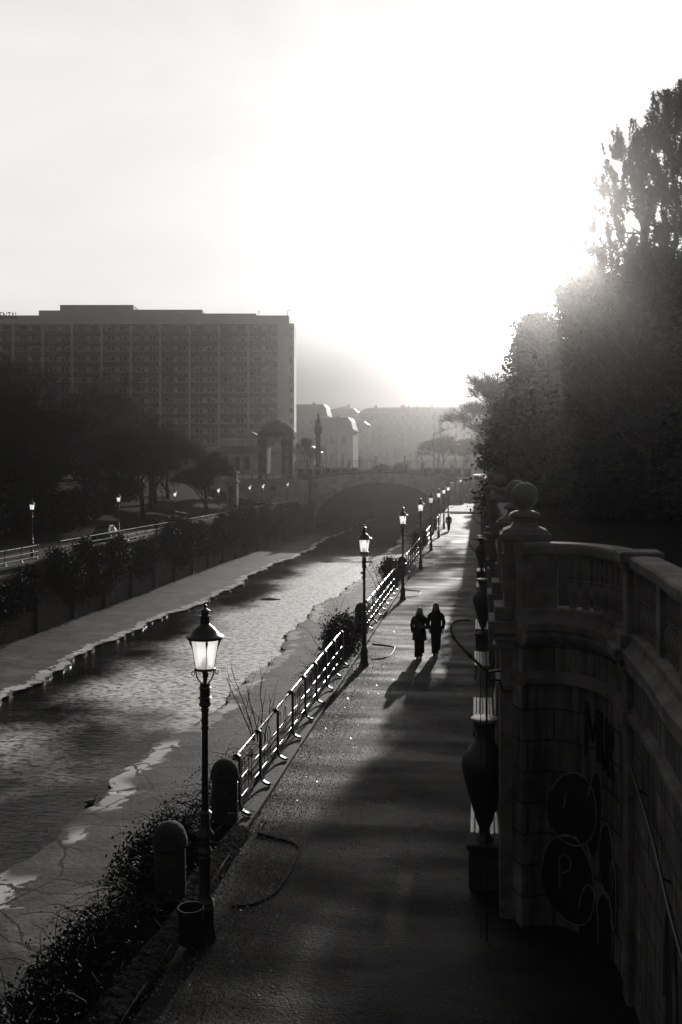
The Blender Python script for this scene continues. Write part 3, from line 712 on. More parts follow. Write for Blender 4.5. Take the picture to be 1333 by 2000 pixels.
def balustrade(path, label, s_bal, solid, nm='balustrade'):
    t = empty(nm, (0, 0, 0), label=label, cat='balustrade')
    sweep('wall_face', path, [(0, -.3), (0, 3.42), (-.5, 3.42), (-.5, -.3)], M['ashlar'], t, smooth=True)
    sweep('string_course', path, [(.0, 3.42), (.05, 3.43), (.09, 3.47), (.09, 3.54), (.04, 3.56), (.02, 3.62), (-.5, 3.62), (-.5, 3.42)], M['stone'], t, smooth=True)
    sweep('frieze', path, [(.015, 3.62), (.015, 4.0), (-.5, 4.0), (-.5, 3.62)], M['ashlar'], t, smooth=True)
    sweep('cornice', path, [(.02, 4.0), (.07, 4.02), (.12, 4.07), (.14, 4.14), (.11, 4.2), (.16, 4.22), (.17, 4.32), (.10, 4.36), (.07, 4.42), (-.36, 4.42), (-.36, 4.0)], M['stone'], t, smooth=True)
    sweep('rail_base', path, [(.06, 4.42), (.06, 4.5), (.03, 4.52), (-.22, 4.52), (-.25, 4.5), (-.25, 4.42)], M['stone'], t, smooth=True)
    sweep('coping', path, [(.02, 5.27), (.06, 5.29), (.075, 5.33), (.075, 5.41), (.055, 5.435), (-.10, ZC), (-.26, 5.435), (-.28, 5.41), (-.28, 5.33), (-.24, 5.27)], M['stone'], t, smooth=True)
    for (a, b) in solid:
        n = 8; pth = [on_path(path, a+(b-a)*i/n)[0] for i in range(n+1)]
        sweep('panel', pth, [(0, 4.52), (0, 5.27), (-.2, 5.27), (-.2, 4.52)], M['stone'], t, smooth=True)
    proto = None
    for s in s_bal:
        p, nn = on_path(path, s, -.1)
        if proto is None:
            mb = MB(); mb.lathe(BAL, seg=14); proto = mb.build('baluster', M['stone'], t, smooth=True); o = proto
        else:
            o = proto.copy(); C.objects.link(o); o.parent = t
        o.location = (p.x, p.y, 4.52)
    return t
LA = arclen(bayA)[-1]; LB = arclen(bayB)[-1]
tA = balustrade(bayA, 'curved stone balustrade bay beside the sphere topped pier, above the large graffiti', list(np.arange(.24, LA-.60, .185)), [(0, .12), (LA-.52, LA)])
solidB = []; balB = []
s = LB-.12
while s > .3:
    seg = 1.3
    for k in range(6): balB.append(s-.14-k*.19)
    solidB.append((s-seg-.14, s-seg+.1)); s -= seg+.12
tB = balustrade(bayB, 'straight stone balustrade at the right edge, nearest the camera, above the niche wall', [x for x in balB if x > .1], [(LB-.1, LB)]+solidB)
def dado(x, y, w_, d_, ztop=5.5, label=None):
    t = empty('stone_pier', (x, y, 0), label=label, cat='pier')
    mb = MB(); mb.box(-w_/2, w_/2, -d_/2, d_/2, -.3, 3.4, .02); mb.build('shaft', M['stone'], t)
    mb = MB()
    for a, b, e in ((3.4, 3.58, .07), (3.58, 4.02, .0), (4.02, 4.12, .06), (4.12, 4.2, .10), (4.2, 4.34, .17), (4.34, 4.5, .09)):
        mb.box(-w_/2-e, w_/2+e, -d_/2-e, d_/2+e, a, b-.001, .012)
    mb.build('cornice', M['stone'], t)
    mb = MB(); mb.box(-w_/2, w_/2, -d_/2, d_/2, 4.5, 5.26, .015); mb.build('dado', M['stone'], t)
    mb = MB(); mb.box(-w_/2-.05, w_/2+.05, -d_/2-.05, d_/2+.05, 5.261, 5.34, .012); mb.box(-w_/2-.09, w_/2+.09, -d_/2-.09, d_/2+.09, 5.341, ztop, .02); mb.build('coping', M['stone'], t)
    return t
dado(1.93, 12.28, .34, .34, 5.49, 'plain stone pier between the two lengths of balustrade at the right')
def ball_pier(x, y, label, w_=.62, full=True):
    t = empty('ball_topped_pier', (x, y, 0), label=label, cat='pier', group='stone piers with spheres along the retaining wall')
    mb = MB(); mb.box(-w_/2-.06, w_/2, -w_/2, w_/2, -.3, 3.3, .02); mb.build('shaft', M['ashlar'] if False else M['stone'], t)
    mb = MB()
    for a, b, e in ((3.3, 3.42, .05), (3.42, 3.9, -.01), (3.9, 4.02, .05), (4.02, 4.12, .10), (4.12, 4.30, .15), (4.30, 4.5, .07)):
        mb.box(-w_/2-.06-e, w_/2+e, -w_/2-e, w_/2+e, a, b-.001, .012)
    mb.build('cornice', M['stone'], t)
    h = w_/2
    mb = MB(); mb.box(-h, h, -h, h, 4.5, 5.42, .015)
    mb.box(-h+.08, h-.08, -h-.025, -h, 4.7, 5.25, .006); mb.box(-h-.025, -h, -h+.08, h-.08, 4.7, 5.25, .006); mb.build('dado', M['stone'], t)
    mb = MB(); sq = lambda e, z: [(-e, -e, z), (e, -e, z), (e, e, z), (-e, e, z)]
    mb.loft([sq(h, 5.42), sq(h+.04, 5.46), sq(h+.05, 5.54), sq(h+.02, 5.56), sq(h+.0, 5.60), sq(h-.10, 5.64), sq(h-.15, 5.70), sq(h-.15, 5.76), sq(h-.08, 5.79), sq(h-.10, 5.83), sq(h-.17, 5.87)]); mb.build('cap', M['stone'], t)
    mb = MB(); mb.lathe([(.1, 5.87), (.09, 5.9), (.12, 5.92)], seg=16); r = .2
    mb.sphere((0, 0, 6.09), r, 24, 16); mb.build('ball', M['stone'], t, smooth=True)
    return t
BP = [(14.55, 'nearest stone pier crowned with a large mossy sphere, where the balustrade begins'), (17.6, 'second sphere topped pier, its ball overlapping the nearest one'),
      (30.5, 'third sphere topped pier along the park wall'), (33.6, 'fourth sphere topped pier, just behind the third'), (47, 'fifth sphere topped pier, small and dark'),
      (50.2, 'sixth sphere topped pier, half hidden behind the fifth'), (66, 'seventh sphere topped pier, tiny in the distance'), (69.4, 'eighth sphere topped pier, tiny and behind the seventh')]
bp0 = ball_pier(.66, BP[0][0], BP[0][1])
for y, lb in BP[1:]: copy_tree(bp0, (.66, y, 0), 0, label=lb)
# long retaining wall with parapet
t = empty('retaining_wall', (0, 0, 0), label='long dark stone wall with parapet along the right side of the walk', cat='wall')
pth = [(.63, YB), (.63, 14.9)][::-1]
pth = [(.63, 14.9), (.63, YB)]
sweep('wall_face', pth, [(0, -.3), (0, 4.0), (-.5, 4.0), (-.5, -.3)], M['ashlar'], t)
sweep('cornice', pth, [(0, 4.0), (.06, 4.03), (.12, 4.1), (.16, 4.2), (.16, 4.3), (.05, 4.36), (0, 4.42), (-.45, 4.42), (-.45, 4.0)], M['stone'], t)
sweep('parapet', pth, [(.02, 4.42), (.02, 5.28), (-.28, 5.28), (-.28, 4.42)], M['stone'], t)
sweep('coping', pth, [(.05, 5.28), (.09, 5.32), (.09, 5.41), (.03, ZC), (-.28, ZC), (-.34, 5.41), (-.34, 5.32), (-.3, 5.28)], M['stone'], t, smooth=True)
for y in np.arange(20.5, 130, 6.0):
    if any(abs(y-b) < 1.2 for b, _ in BP): continue
    mb = MB(); mb.box(.42, .625, y-.3, y+.3, -.2, 3.95, .015); mb.box(.38, .61, y-.34, y+.34, 3.3, 3.45, .01); mb.build('pilaster', M['stone'], t)
# vertical seams / niche on the nearest wall, graffiti
def curve_patch(name, path, pts, m, parent, off, closed=True, line=None):
    """pts in (s, z) on the wall; filled polygon as fan of small thickness, or a line of given width"""
    mb = MB()
    if line is None:
        P3 = []
        for s_, z_ in pts:
            p, nn = on_path(path, s_, off); P3.append((p.x, p.y, z_))
        cs = sum(p[0] for p in pts)/len(pts); cz = sum(p[1] for p in pts)/len(pts); p, nn = on_path(path, cs, off); P3.append((p.x, p.y, cz))
        # inner ring keeps the patch on the curve
        n = len(pts); rings = [P3[:n]]
        for f in (.75, .5, .25):
            rr = []
            for s_, z_ in pts:
                q, _ = on_path(path, cs+(s_-cs)*f, off); rr.append((q.x, q.y, cz+(z_-cz)*f))
            rings.append(rr)
        mb.loft(rings, cap=False); b = len(mb.v); mb.v.append(P3[-1]); k = 3*n
        for j in range(n): mb.f.append((k+j, k+(j+1) % n, b))
    else:
        q = []
        for s_, z_ in pts:
            p, nn = on_path(path, s_, off); q.append((p.x, p.y, z_))
        mb.tube(q, line, 5)
    return mb.build(name, m, parent)
def blob(cs, cz, rs_, rz_, rot=0, n=22, sq=0.0):
    out = []
    for i in range(n):
        a = 2*math.pi*i/n; x = math.cos(a)*rs_; y = math.sin(a)*rz_*(1+sq*math.sin(2*a))
        out.append((cs+x*math.cos(rot)-y*math.sin(rot), cz+x*math.sin(rot)+y*math.cos(rot)))
    return out
# (s measured from the right-hand pier; larger s = further left)
GR = [((LA-.78, 1.72, .40, .52, .2), 1), ((LA-.72, .72, .42, .62, -.15), 1), ((LA-1.16, 1.75, .17, .62, .1), 1), ((LA-1.5, 1.25, .24, .50, 0), 1), ((LA-1.45, .3, .28, .52, .1), 1), ((LA-1.05, .2, .2, .55, 0), 1), ((LA-1.75, .9, .14, .45, 0), 1)]
for i, (b, _) in enumerate(GR):
    pts = blob(*b)
    curve_patch('graffiti_letter', bayA, pts, M['paint_black'], tA, .006+.0015*i)
    curve_patch('graffiti_outline', bayA, pts[1:-2], M['paint_line'], tA, .012+.0015*i, line=.011)
for pts in ([(LA-.56, .55), (LA-.56, 1.0), (LA-.64, 1.06), (LA-.72, 1.0), (LA-.72, .86), (LA-.6, .78)],
            [(LA-.62, 1.7), (LA-.66, 1.95)], [(LA-.95, 1.2), (LA-.8, 1.34), (LA-.55, 1.3)]):
    curve_patch('graffiti_outline', bayA, pts, M['paint_line'], tA, .022, line=.012)
# tag strokes higher on the bay, reading roughly MUR
for pts in ([(LA-.98, 2.55), (LA-1.0, 3.25), (LA-1.12, 2.75), (LA-1.22, 3.2), (LA-1.24, 2.5)], [(LA-1.32, 3.2), (LA-1.34, 2.6), (LA-1.42, 2.45), (LA-1.5, 2.6), (LA-1.5, 3.15)],
            [(LA-1.58, 2.4), (LA-1.58, 3.1), (LA-1.7, 3.05), (LA-1.7, 2.8), (LA-1.6, 2.75), (LA-1.75, 2.4)]):
    curve_patch('graffiti_stroke', bayA, pts, M['paint_black'], tA, .02, line=.028)
# pointed niche as a flat patch, its recess shade put in as black
npth = [(LB-2.3+.35*math.cos(a), 1.2+(.9 if True else 0)*math.sin(a)*(1+.15*math.sin(a))) for a in np.linspace(0, math.pi, 13)]+[(LB-2.65, -.2), (LB-1.95, -.2)]
curve_patch('niche', bayB, npth, M['paint_black'], tB, .01)
curve_patch('niche_trim', bayB, npth[:13], M['stone'], tB, .02, line=.03)
# sloping handrail pipe on the nearest wall
hp = [on_path(bayB, LB-.3-i*.5, .10)[0] for i in range(9)]
o = MB(); o.tube([(p.x, p.y, 3.0-.12*i) for i, p in enumerate(hp)], .022, 8)
for i in (1, 4, 7): 
    q = on_path(bayB, LB-.3-i*.5, 0)[0]; o.tube([(hp[i].x, hp[i].y, 3.0-.12*i), (q.x, q.y, 2.95-.12*i)], .012, 6)
tag(o.build('wall_pipe', M['iron'], smooth=True), 'thin metal pipe running across the nearest wall below the balustrade', 'pipe')

# curved wall arms
def make_arm(label):
    t = empty('curved_wall_arm', (0, 0, 0), label=label, cat='bracket', group='curved metal arms on the retaining wall')
    mb = MB(); A = [(.10, 0, 3.70), (-.02, .0, 3.80), (-.22, .05, 3.98), (-.36, .1, 4.13), (-.41, .2, 4.25), (-.38, .35, 4.32), (-.26, .5, 4.33), (-.16, .6, 4.31)]
    pts = smooth_path([p for p in A], 4) if False else A
    P = [Vector(p) for p in A]; pp_ = []
    for i in range(len(P)-1):
        p0 = P[max(i-1, 0)]; p1 = P[i]; p2 = P[i+1]; p3 = P[min(i+2, len(P)-1)]
        for k in range(4):
            s_ = k/4; pp_.append(.5*((2*p1)+(p2-p0)*s_+(2*p0-5*p1+4*p2-p3)*s_*s_+(3*p1-p0-3*p2+p3)*s_**3))
    pp_.append(P[-1]); mb.tube(pp_, [.020]*10+[.017]*(len(pp_)-10), 8)
    for k in (6, 12): mb.tube([pp_[k], pp_[k+1]], .032, 8)
    mb.build('arm', M['rail'], t, smooth=True)
    mb = MB(); mb.tube([(.10, 0, 3.70), (.28, .05, 3.72)], .02, 6); mb.tube([(.10, 0, 3.70), (.10, .0, 3.60), (.26, .05, 3.58), (.30, .05, 3.45), (.34, .05, 3.42)], .018, 6); mb.build('bracket', M['iron'], t, smooth=True)
    mb = MB(); mb.tube([(.08, .02, 3.72), (.08, .02, 0.0)], .016, 6); mb.tube([(.0, .02, 3.78), (.0, .02, 0.02)], .006, 5); mb.build('downpipe', M['iron'], t, smooth=True)
    return t
AR = [(13.5, 'nearest curved pipe arm hooking out over the walk below the first pier'), (29.4, 'second curved pipe arm reaching from the wall over the bench row'), (46, 'third curved pipe arm from the wall, small and glinting'), (65, 'fourth curved pipe arm, tiny and glinting'), (84, 'fifth curved pipe arm, tiny and glinting'), (102, 'sixth and farthest curved pipe arm')]
a0 = make_arm(AR[0][1]); a0.location = (.02, AR[0][0], 0)
for y, lb in AR[1:]: copy_tree(a0, (.12, y, 0), 0, label=lb)

# benches: slatted seats end-on along the wall
def make_bench(label, L_=2.3):
    t = empty('park_bench', (0, 0, 0), label=label, cat='bench', group='slatted benches along the park wall')
    mb = MB()
    for k in range(6): mb.box(-.25+k*.082, -.25+k*.082+.066, -L_/2, L_/2, .42+.006*abs(k-2.5), .455+.006*abs(k-2.5), .008)
    mb.build('seat', M['wood'], t)
    mb = MB()
    for k in range(4): mb.box(.27+k*.02, .295+k*.02, -L_/2, L_/2, .52+k*.10, .60+k*.10, .006)
    mb.build('backrest', M['wood'], t)
    for y in (-L_/2+.25, L_/2-.25):
        mb = MB(); mb.box(-.22, .26, y-.03, y+.03, .38, .418); mb.tube([(-.2, y, .38), (-.19, y, .2), (-.24, y, 0)], .025, 6); mb.tube([(.22, y, .38), (.2, y, .2), (.26, y, 0)], .025, 6)
        mb.tube([(.24, y, .4), (.31, y, .65), (.37, y, .92)], .02, 6); mb.build('leg', M['iron'], t, smooth=True)
    return t
BN = [(17.4, 'nearest bench, mostly hidden behind the dark urn'), (24.7, 'bench with pale slatted seat just beyond the near urn, second in the row'), (31.2, 'third bench along the wall, level with the two people'),
      (38.0, 'fourth bench along the wall, a small pale patch'), (51, 'fifth bench along the wall, beyond the far urn'), (58, 'sixth bench along the wall, tiny'), (72, 'seventh bench along the wall, tiny'), (88, 'farthest bench along the wall')]
b0 = make_bench(BN[0][1]); b0.location = (.10, BN[0][0], 0)
for y, lb in BN[1:]: copy_tree(b0, (.10, y, 0), 0, label=lb)
# urns
def make_urn(label):
    t = empty('stone_urn', (0, 0, 0), label=label, cat='urn', group='tall urns against the park wall')
    mb = MB(); mb.box(-.24, .24, -.24, .24, 0, .62, .02); mb.box(-.28, .28, -.28, .28, .62, .70, .015); mb.build('plinth', M['stone_dark'], t)
    mb = MB(); mb.lathe([(.08, .70), (.13, .72), (.09, .78), (.07, .86), (.13, 1.0), (.22, 1.3), (.31, 1.62), (.36, 1.85), (.34, 2.0), (.23, 2.15), (.15, 2.24), (.13, 2.34), (.14, 2.42), (.18, 2.50), (.185, 2.56), (.165, 2.56), (.02, 2.53)], seg=24); mb.build('urn_body', M['iron'], t, smooth=True)
    mb = MB(); mb.lathe([(.155, 2.562), (.21, 2.565), (.21, 2.60), (.19, 2.61), (.02, 2.60)], seg=24); mb.build('rim', M['wood'], t, smooth=True)  # sunlit top of the urn put in as a paler material
    return t
u0 = make_urn('tall dark urn with a bright rim standing before the nearest bench'); u0.location = (.08, 15.35, 0)
copy_tree(u0, (.12, 34.6, 0), 0, label='second dark urn, standing between the third and fourth benches')
copy_tree(u0, (.12, 55, 0), 0, label='third dark urn, small, far along the park wall')

# ================================================================ people
def skin_mesh(name, pts, edges, radii, m, parent, root=0, sub=2):
    me = bpy.data.meshes.new(name); me.from_pydata(pts, edges, []); me.update()
    o = bpy.data.objects.new(name, me); C.objects.link(o); o.parent = parent; KIDS.setdefault(parent.name, []).append(o)
    md = o.modifiers.new('skin', 'SKIN'); md.use_smooth_shade = True
    sv = me.skin_vertices[0].data
    for i, r in enumerate(radii):
        sv[i].radius = (r, r) if not hasattr(r, '__len__') else r
        sv[i].use_root = (i == root)
    ss = o.modifiers.new('smooth', 'SUBSURF'); ss.levels = sub; ss.render_levels = sub
    me.materials.append(m); return o
def ell(cx, cy, z, rx, ry, n=16): return [(cx+rx*math.cos(2*math.pi*i/n), cy+ry*math.sin(2*math.pi*i/n), z) for i in range(n)]
def person(loc, rz, label, group=None, step=.22, coat_hem=.70, flare=.13, hemw=1.0, hair='hair', rim_lit=False, arm_bent=True, book=False, h=1.0, man=False):
    t = empty('person', loc, rz, label, 'person', group); t.scale = (h, h, h)
    # body, one surface; faces -y
    s = step; V = []; E = []; Rr = []
    def v(p, r, frm=None):
        V.append(p); Rr.append(r)
        if frm is not None: E.append((frm, len(V)-1))
        return len(V)-1
    pel = v((0, 0, .95), (.13, .10)); ch = v((0, .0, 1.18), (.13, .10), pel); sh = v((0, .0, 1.36), (.14, .09), ch); nk = v((0, -.01, 1.47), .055, sh)
    jaw = v((0, -.03, 1.53), (.062, .07), nk); hd = v((0, -.015, 1.61), (.078, .092), jaw); v((0, .0, 1.675), (.05, .06), hd)
    v((0, -.115, 1.575), .012, hd)   # nose
    for sx, ky, fy in ((-1, -.12*s/.22, -s), (1, .02, s*.8)):
        hp_ = v((sx*.09, 0, .88), .085, pel); kn = v((sx*.095, ky, .48), .058, hp_); an = v((sx*.05, fy*.9, .09+(.06 if fy > 0 else 0)), .038, kn)
        v((sx*.05, fy*.9-.12, .045+(.0 if fy < 0 else .02)), .034, an)
    for sx in (-1, 1):
        a = v((sx*.18, 0, 1.36), .05, sh); bent = arm_bent and sx == 1
        el = v((sx*.25, .03, 1.09), .04, a); wr = v((sx*(.13 if bent else .22), -.14 if bent else -.06, 1.06 if bent else .86), .026, el)
        d = Vector((-.08*sx, -.03, .02)) if bent else Vector((-.005*sx, -.02, -.08)); pw = Vector(V[wr]); pm = pw+d; pl = v(tuple(pm), (.036, .018), wr)
        for f in range(4):
            o_ = Vector((0, (f-1.5)*.019, 0)); k1 = v(tuple(pm+d*.55+o_), .009, pl); k2 = v(tuple(pm+d*(.95+.1*(f in (1, 2)))+o_+Vector((0, -.01, 0))), .008, k1)
        v(tuple(pw+d*.6+Vector((0, -.045, .0))), .010, pl)
    skin_mesh('body', V, E, Rr, M['skin'], t)
    # trousers
    mb = MB(); n = 14
    for sx, ky, fy in ((-1, -.12*s/.22, -s), (1, .02, s*.8)):
        lift = .06 if fy > 0 else 0
        mb.loft([ell(sx*.08, 0, .98, .10, .12, n), ell(sx*.085, 0, .86, .105, .12, n), ell(sx*.075, ky, .5, .09, .10, n), ell(sx*.06, (ky+fy*.9)/2, .3, .098, .11, n), ell(sx*.05, fy*.9-.02, .07+lift, flare*.9, flare, n)])
    mb.build('trousers', M['trouser'], t, smooth=True)
    for sx, fy in ((-1, -s), (1, s*.8)):
        mb = MB(); y = fy*.9; z0 = 0 if fy < 0 else .03
        mb.loft([ell(sx*.05, y-.06, z0, .045, .13, 12), ell(sx*.05, y-.06, z0+.04, .048, .135, 12), ell(sx*.05, y-.02, z0+.09, .042, .08, 12), ell(sx*.05, y, z0+.14, .04, .05, 12)]); mb.build('shoe', M['shoe'], t, smooth=True)
    # coat with sleeves
    mb = MB(); hem = coat_hem
    mb.loft([ell(0, 0, hem, .205*hemw, .165*hemw), ell(0, 0, hem+.12, .20*hemw, .155*hemw), ell(0, 0, .98, .185*(1+hemw)/2, .145), ell(0, 0, 1.12, .178, .14), ell(0, 0, 1.25, .20, .145), ell(0, .0, 1.35, .215, .135), ell(0, .0, 1.42, .17, .12), ell(0, .0, 1.47, .095, .10), ell(0, 0, 1.50, .08, .09)])
    mb.build('coat', M['coat'], t, smooth=True)
    for sx in (-1, 1):
        bent = arm_bent and sx == 1; mb = MB()
        if bent: pts = [(sx*.155, 0, 1.385), (sx*.225, .01, 1.27), (sx*.265, .03, 1.10), (sx*.24, -.04, 1.04), (sx*.145, -.13, 1.06)]
        else: pts = [(sx*.155, 0, 1.385), (sx*.225, .01, 1.27), (sx*.265, .03, 1.08), (sx*.25, -.01, .97), (sx*.225, -.05, .87)]
        mb.tube(pts, [.065, .075, .068, .062, .055], 12); mb.build('sleeve', M['coat'], t, smooth=True)
    # hair: long, over the shoulders, open at the face
    mb = MB(); rings = []
    if not man:
        for z, rx, ry, cy in ((1.22, .15, .07, .05), (1.34, .165, .10, .035), (1.45, .145, .11, .03), (1.55, .115, .11, .025), (1.63, .103, .112, .02), (1.69, .078, .088, .012), (1.725, .03, .035, .01)):
            rings.append([(rx*math.cos(a), cy+ry*math.sin(a)*(1 if math.sin(a) > -.2 else .25), z) for a in np.linspace(0, 2*math.pi, 21)[:-1]])
    else:
        for z, rx, ry, cy in ((1.55, .07, .07, .03), (1.62, .088, .10, .01), (1.69, .07, .08, .005), (1.715, .03, .035, .0)):
            rings.append([(rx*math.cos(a), cy+ry*math.sin(a)*(1 if math.sin(a) > -.2 else .55), z) for a in np.linspace(0, 2*math.pi, 21)[:-1]])
    mb.loft(rings); mb.build('hair', M['hair_rim' if rim_lit else 'hair'], t, smooth=True)
    mb = MB()
    for sx in (-1, 1): mb.sphere((sx*.03, -.098, 1.615), .011, 8, 6)
    mb.build('eyes', M['shoe'], t, smooth=True)
    mb = MB(); mb.box(-.022, .022, -.105, -.098, 1.535, 1.545); mb.build('mouth', M['coat'], t)
    return t
def gpt(x, y, z=0):
    d = (EYE-z)*F/(y-914); u = (x-666.5)/F
    return (d*(-SS+u*SC), d*(SC+u*SS), z)
p1 = gpt(820, 1284); p2 = gpt(852, 1278)
person(p1, -.02, 'woman with rim lit hair in a long black coat and flared trousers, walking nearer the railing', coat_hem=.60, rim_lit=True, h=1.0, flare=.12, hemw=1.22, step=.26)
fb = MB(); fb.box(-.09, .03, -.19, -.17, 1.0, 1.22, .004)
o = fb.build('folder', M['paper']); o.location = (p1[0]+.06, p1[1], p1[2]); tag(o, 'small grey folder held against the black coat of the woman with rim lit hair', 'folder')
person(p2, .05, 'taller person in a dark hip length coat with long dark hair, walking nearer the wall', coat_hem=.74, step=.16, flare=.10, arm_bent=False, h=1.03, hemw=.98)
p3 = gpt(877, 1037); person(p3, .1, 'lone walker in dark clothes far down the walk by the sixth lamp', coat_hem=.75, step=.12, flare=.09, arm_bent=False, h=1.03, man=True)
Yp = 33.2*(SC+(306-666.5)/F*SS)/-((306-666.5)/F*SC-SS)
person((-33.2, Yp, -.45), .3, 'left figure of the pair strolling on the left bank, dark coat', coat_hem=.7, step=.1, arm_bent=False, man=True)
person((-33.1, Yp+3.6, -.45), .1, 'right figure of the pair strolling on the left bank, dark coat', coat_hem=.6, step=.12, arm_bent=False)

# duck on the water near the right apron
g = gpt(177, 1570, -5.95); t = empty('duck', g, .6, 'small duck floating on the river beside the pale edge of the apron', 'bird')
mb = MB(); mb.loft([[(x, ry*math.cos(a), .07+cz+rz_*math.sin(a)) for a in np.linspace(0, 6.283, 11)[:-1]] for x, ry, rz_, cz in ((-.26, .01, .01, .08), (-.2, .06, .04, .04), (-.08, .11, .08, .01), (.05, .115, .09, .0), (.15, .07, .07, .03), (.18, .045, .05, .10), (.2, .04, .04, .18), (.22, .05, .05, .235), (.25, .03, .03, .25), (.27, .01, .01, .25))]); mb.build('body', M['feather'], t, smooth=True)
mb = MB(); mb.loft([[(x, ry*math.cos(a), .31+rz_*math.sin(a)) for a in np.linspace(0, 6.283, 7)[:-1]] for x, ry, rz_ in ((.25, .018, .015), (.31, .02, .006))]); mb.build('bill', M['bill'], t)
# driftwood bars in the stream
for (x, y, lb) in ((528, 1171, 'thin dark branch lying in the glittering stream'), (727, 1098, 'dark rock ledge by the right apron near the second lamp')):
    g = gpt(x, y, -5.95); mb = MB(); L_ = 1.6 if x > 600 else 1.0
    mb.loft([[(xx, wy*math.cos(a), .02+wz*math.sin(a)) for a in np.linspace(0, 6.283, 9)[:-1]] for xx, wy, wz in ((-L_, .05, .02), (-L_*.6, .4, .12), (0, .5, .16), (L_*.5, .35, .1), (L_, .08, .03))])
    o = mb.build('river_rock' if x > 600 else 'drift_branch', M['stone_dark'], smooth=True); o.location = g; tag(o, lb, 'rock' if x > 600 else 'branch')

# ================================================================ vines, twigs, leaves near the railing
def vine(y0, y1, label, dens=1.0, xo=-4.85):
    t = empty('climbing_vine', (xo, (y0+y1)/2, .1), label=label, cat='vine', group='tangled vines on the river side of the railing'); mb = MB(); L_ = (y1-y0)/2
    pts_l = []
    for k in range(int(70*dens*L_)):
        p = Vector((rnd.uniform(-.25, .45), rnd.uniform(-L_, L_), rnd.uniform(-.6, .3))); d = Vector((rnd.uniform(-1, .3), rnd.uniform(-.8, .8), rnd.uniform(.3, 1))).normalized(); pts = [p]
        for i in range(8):
            d = (d+Vector((rnd.uniform(-.5, .4), rnd.uniform(-.5, .5), rnd.uniform(-.6, .12)))).normalized(); pts.append(pts[-1]+d*.13); pts_l.append(pts[-1])
        mb.tube(pts, [.007]*5+[.005, .004, .003, .002], 3, cap=False)
    mb.build('stems', M['twig'], t)
    cen = np.array([list(p) for p in pts_l]); cen = cen[rs.rand(len(cen)) < .6]; cen = np.repeat(cen, 3, 0)+rs.normal(size=(len(cen)*3, 3))*.05
    quads('leaves', leaf_quads(cen, .022), M['ivy'], t)
vine(7.0, 12.6, 'nearest vine tangle along the kerb left of the first lamp, bottom left', 3.2)
vine(12.6, 17.6, 'vine tangle round the two nearest domed pillars', 3.0)
vine(17.6, 21.5, 'vine wisps on the first bays of the nearest railing', .4)
vine(29, 38, 'big dark vine mound behind the second lamp', 2.0, -4.7)
vine(50.5, 59, 'dark vine mound behind the third lamp', 1.4, -4.7)
vine(75, 82, 'dark vine mound behind the fifth lamp', 1.2, -4.7)
# big mounds
for y, lb in ((8.6, 'nearest dense low bush on the kerb at the bottom left corner'), (11.4, 'dense low bush on the kerb left of the litter bin'), (15.5, 'dense low bush between the two nearest domed pillars')):
    shrub('kerb_bush', (-5.05, y, .25), (.45, 1.9, .55), lb, 'low bushes on the kerb by the nearest lamp', n=300, leaves=16, size=.03, sp=.10)
shrub('shrub', (-4.9, 34.5, .55), (.7, 3.2, .9), 'rounded dark shrub mound left of the second lamp post', 'shrub mounds between railing sections', n=210, size=.05, sp=.13)
shrub('shrub', (-4.9, 54.6, .5), (.6, 3.4, .9), 'rounded dark shrub mound left of the third lamp post', 'shrub mounds between railing sections', n=150, size=.06, sp=.14)
shrub('shrub', (-4.9, 78.5, .5), (.6, 3.4, .8), 'rounded dark shrub mound by the fifth lamp post', 'shrub mounds between railing sections', n=120, size=.07, sp=.14)
# bare sapling behind the railing
def sapling(loc, stems, label):
    t = empty('bare_sapling', loc, 0, label, 'sapling'); mb = MB()
    for (dx, dy, dz) in stems:
        e = Vector((dx, dy, dz)); pts = [Vector((0, 0, -.5))]; n = 7
        for i in range(1, n+1): pts.append(Vector((0, 0, -.5)).lerp(e, i/n)+Vector((rnd.uniform(-.03, .03), rnd.uniform(-.03, .03), rnd.uniform(-.02, .02))))
        mb.tube(pts, [.022-.0025*i for i in range(n+1)], 5)
        for k in range(3, n):
            d = Vector((rnd.uniform(-.4, .4), rnd.uniform(-.3, .3), .5)); mb.tube([pts[k], pts[k]+d*rnd.uniform(.3, .6), pts[k]+d*rnd.uniform(.7, .9)+Vector((0, 0, .1))], [.008, .006, .003], 4)
    mb.build('stems', M['twig'], t)
sapling((-5.0, 22.3, .0), [(-.95, .2, 1.55), (-.85, .3, 1.75), (-.45, .1, 1.5), (-.08, 0, 1.9), (.1, .2, 1.2)], 'bare forked sapling rising behind the nearest railing')
sapling((-5.0, 51.0, .0), [(-1.1, .2, 1.6), (-.8, .3, 2.1), (-.2, .1, 1.7)], 'bare forked sapling behind the railing near the third lamp')
# fallen leaves beside the lamps (stuff)
n = 12000; P = np.stack([-4.2+rs.rand(n)*1.4*(.5+rs.rand(n)*.7), 8+rs.rand(n)**1.3*26, .02+rs.rand(n)*.03], 1)
q = leaf_quads(P, .014); tag(quads('fallen_leaves', q, mat('dry_leaf', .22, .18, 3, .6, 0, spec=.8)), 'dry fallen leaves scattered on the gravel by the kerb', 'leaves', kind='stuff')
n = 9000; P = np.stack([-3.6+rs.rand(n)*4.1, 9+rs.rand(n)**1.2*32, .015+rs.rand(n)*.006], 1)
q = leaf_quads(P, .011); tag(quads('gravel_chips', q, mat('stone_chip', .16, .25, 3, .6, 0, spec=.6)), 'small loose stone chips on the gravel walk', 'gravel', kind='stuff')

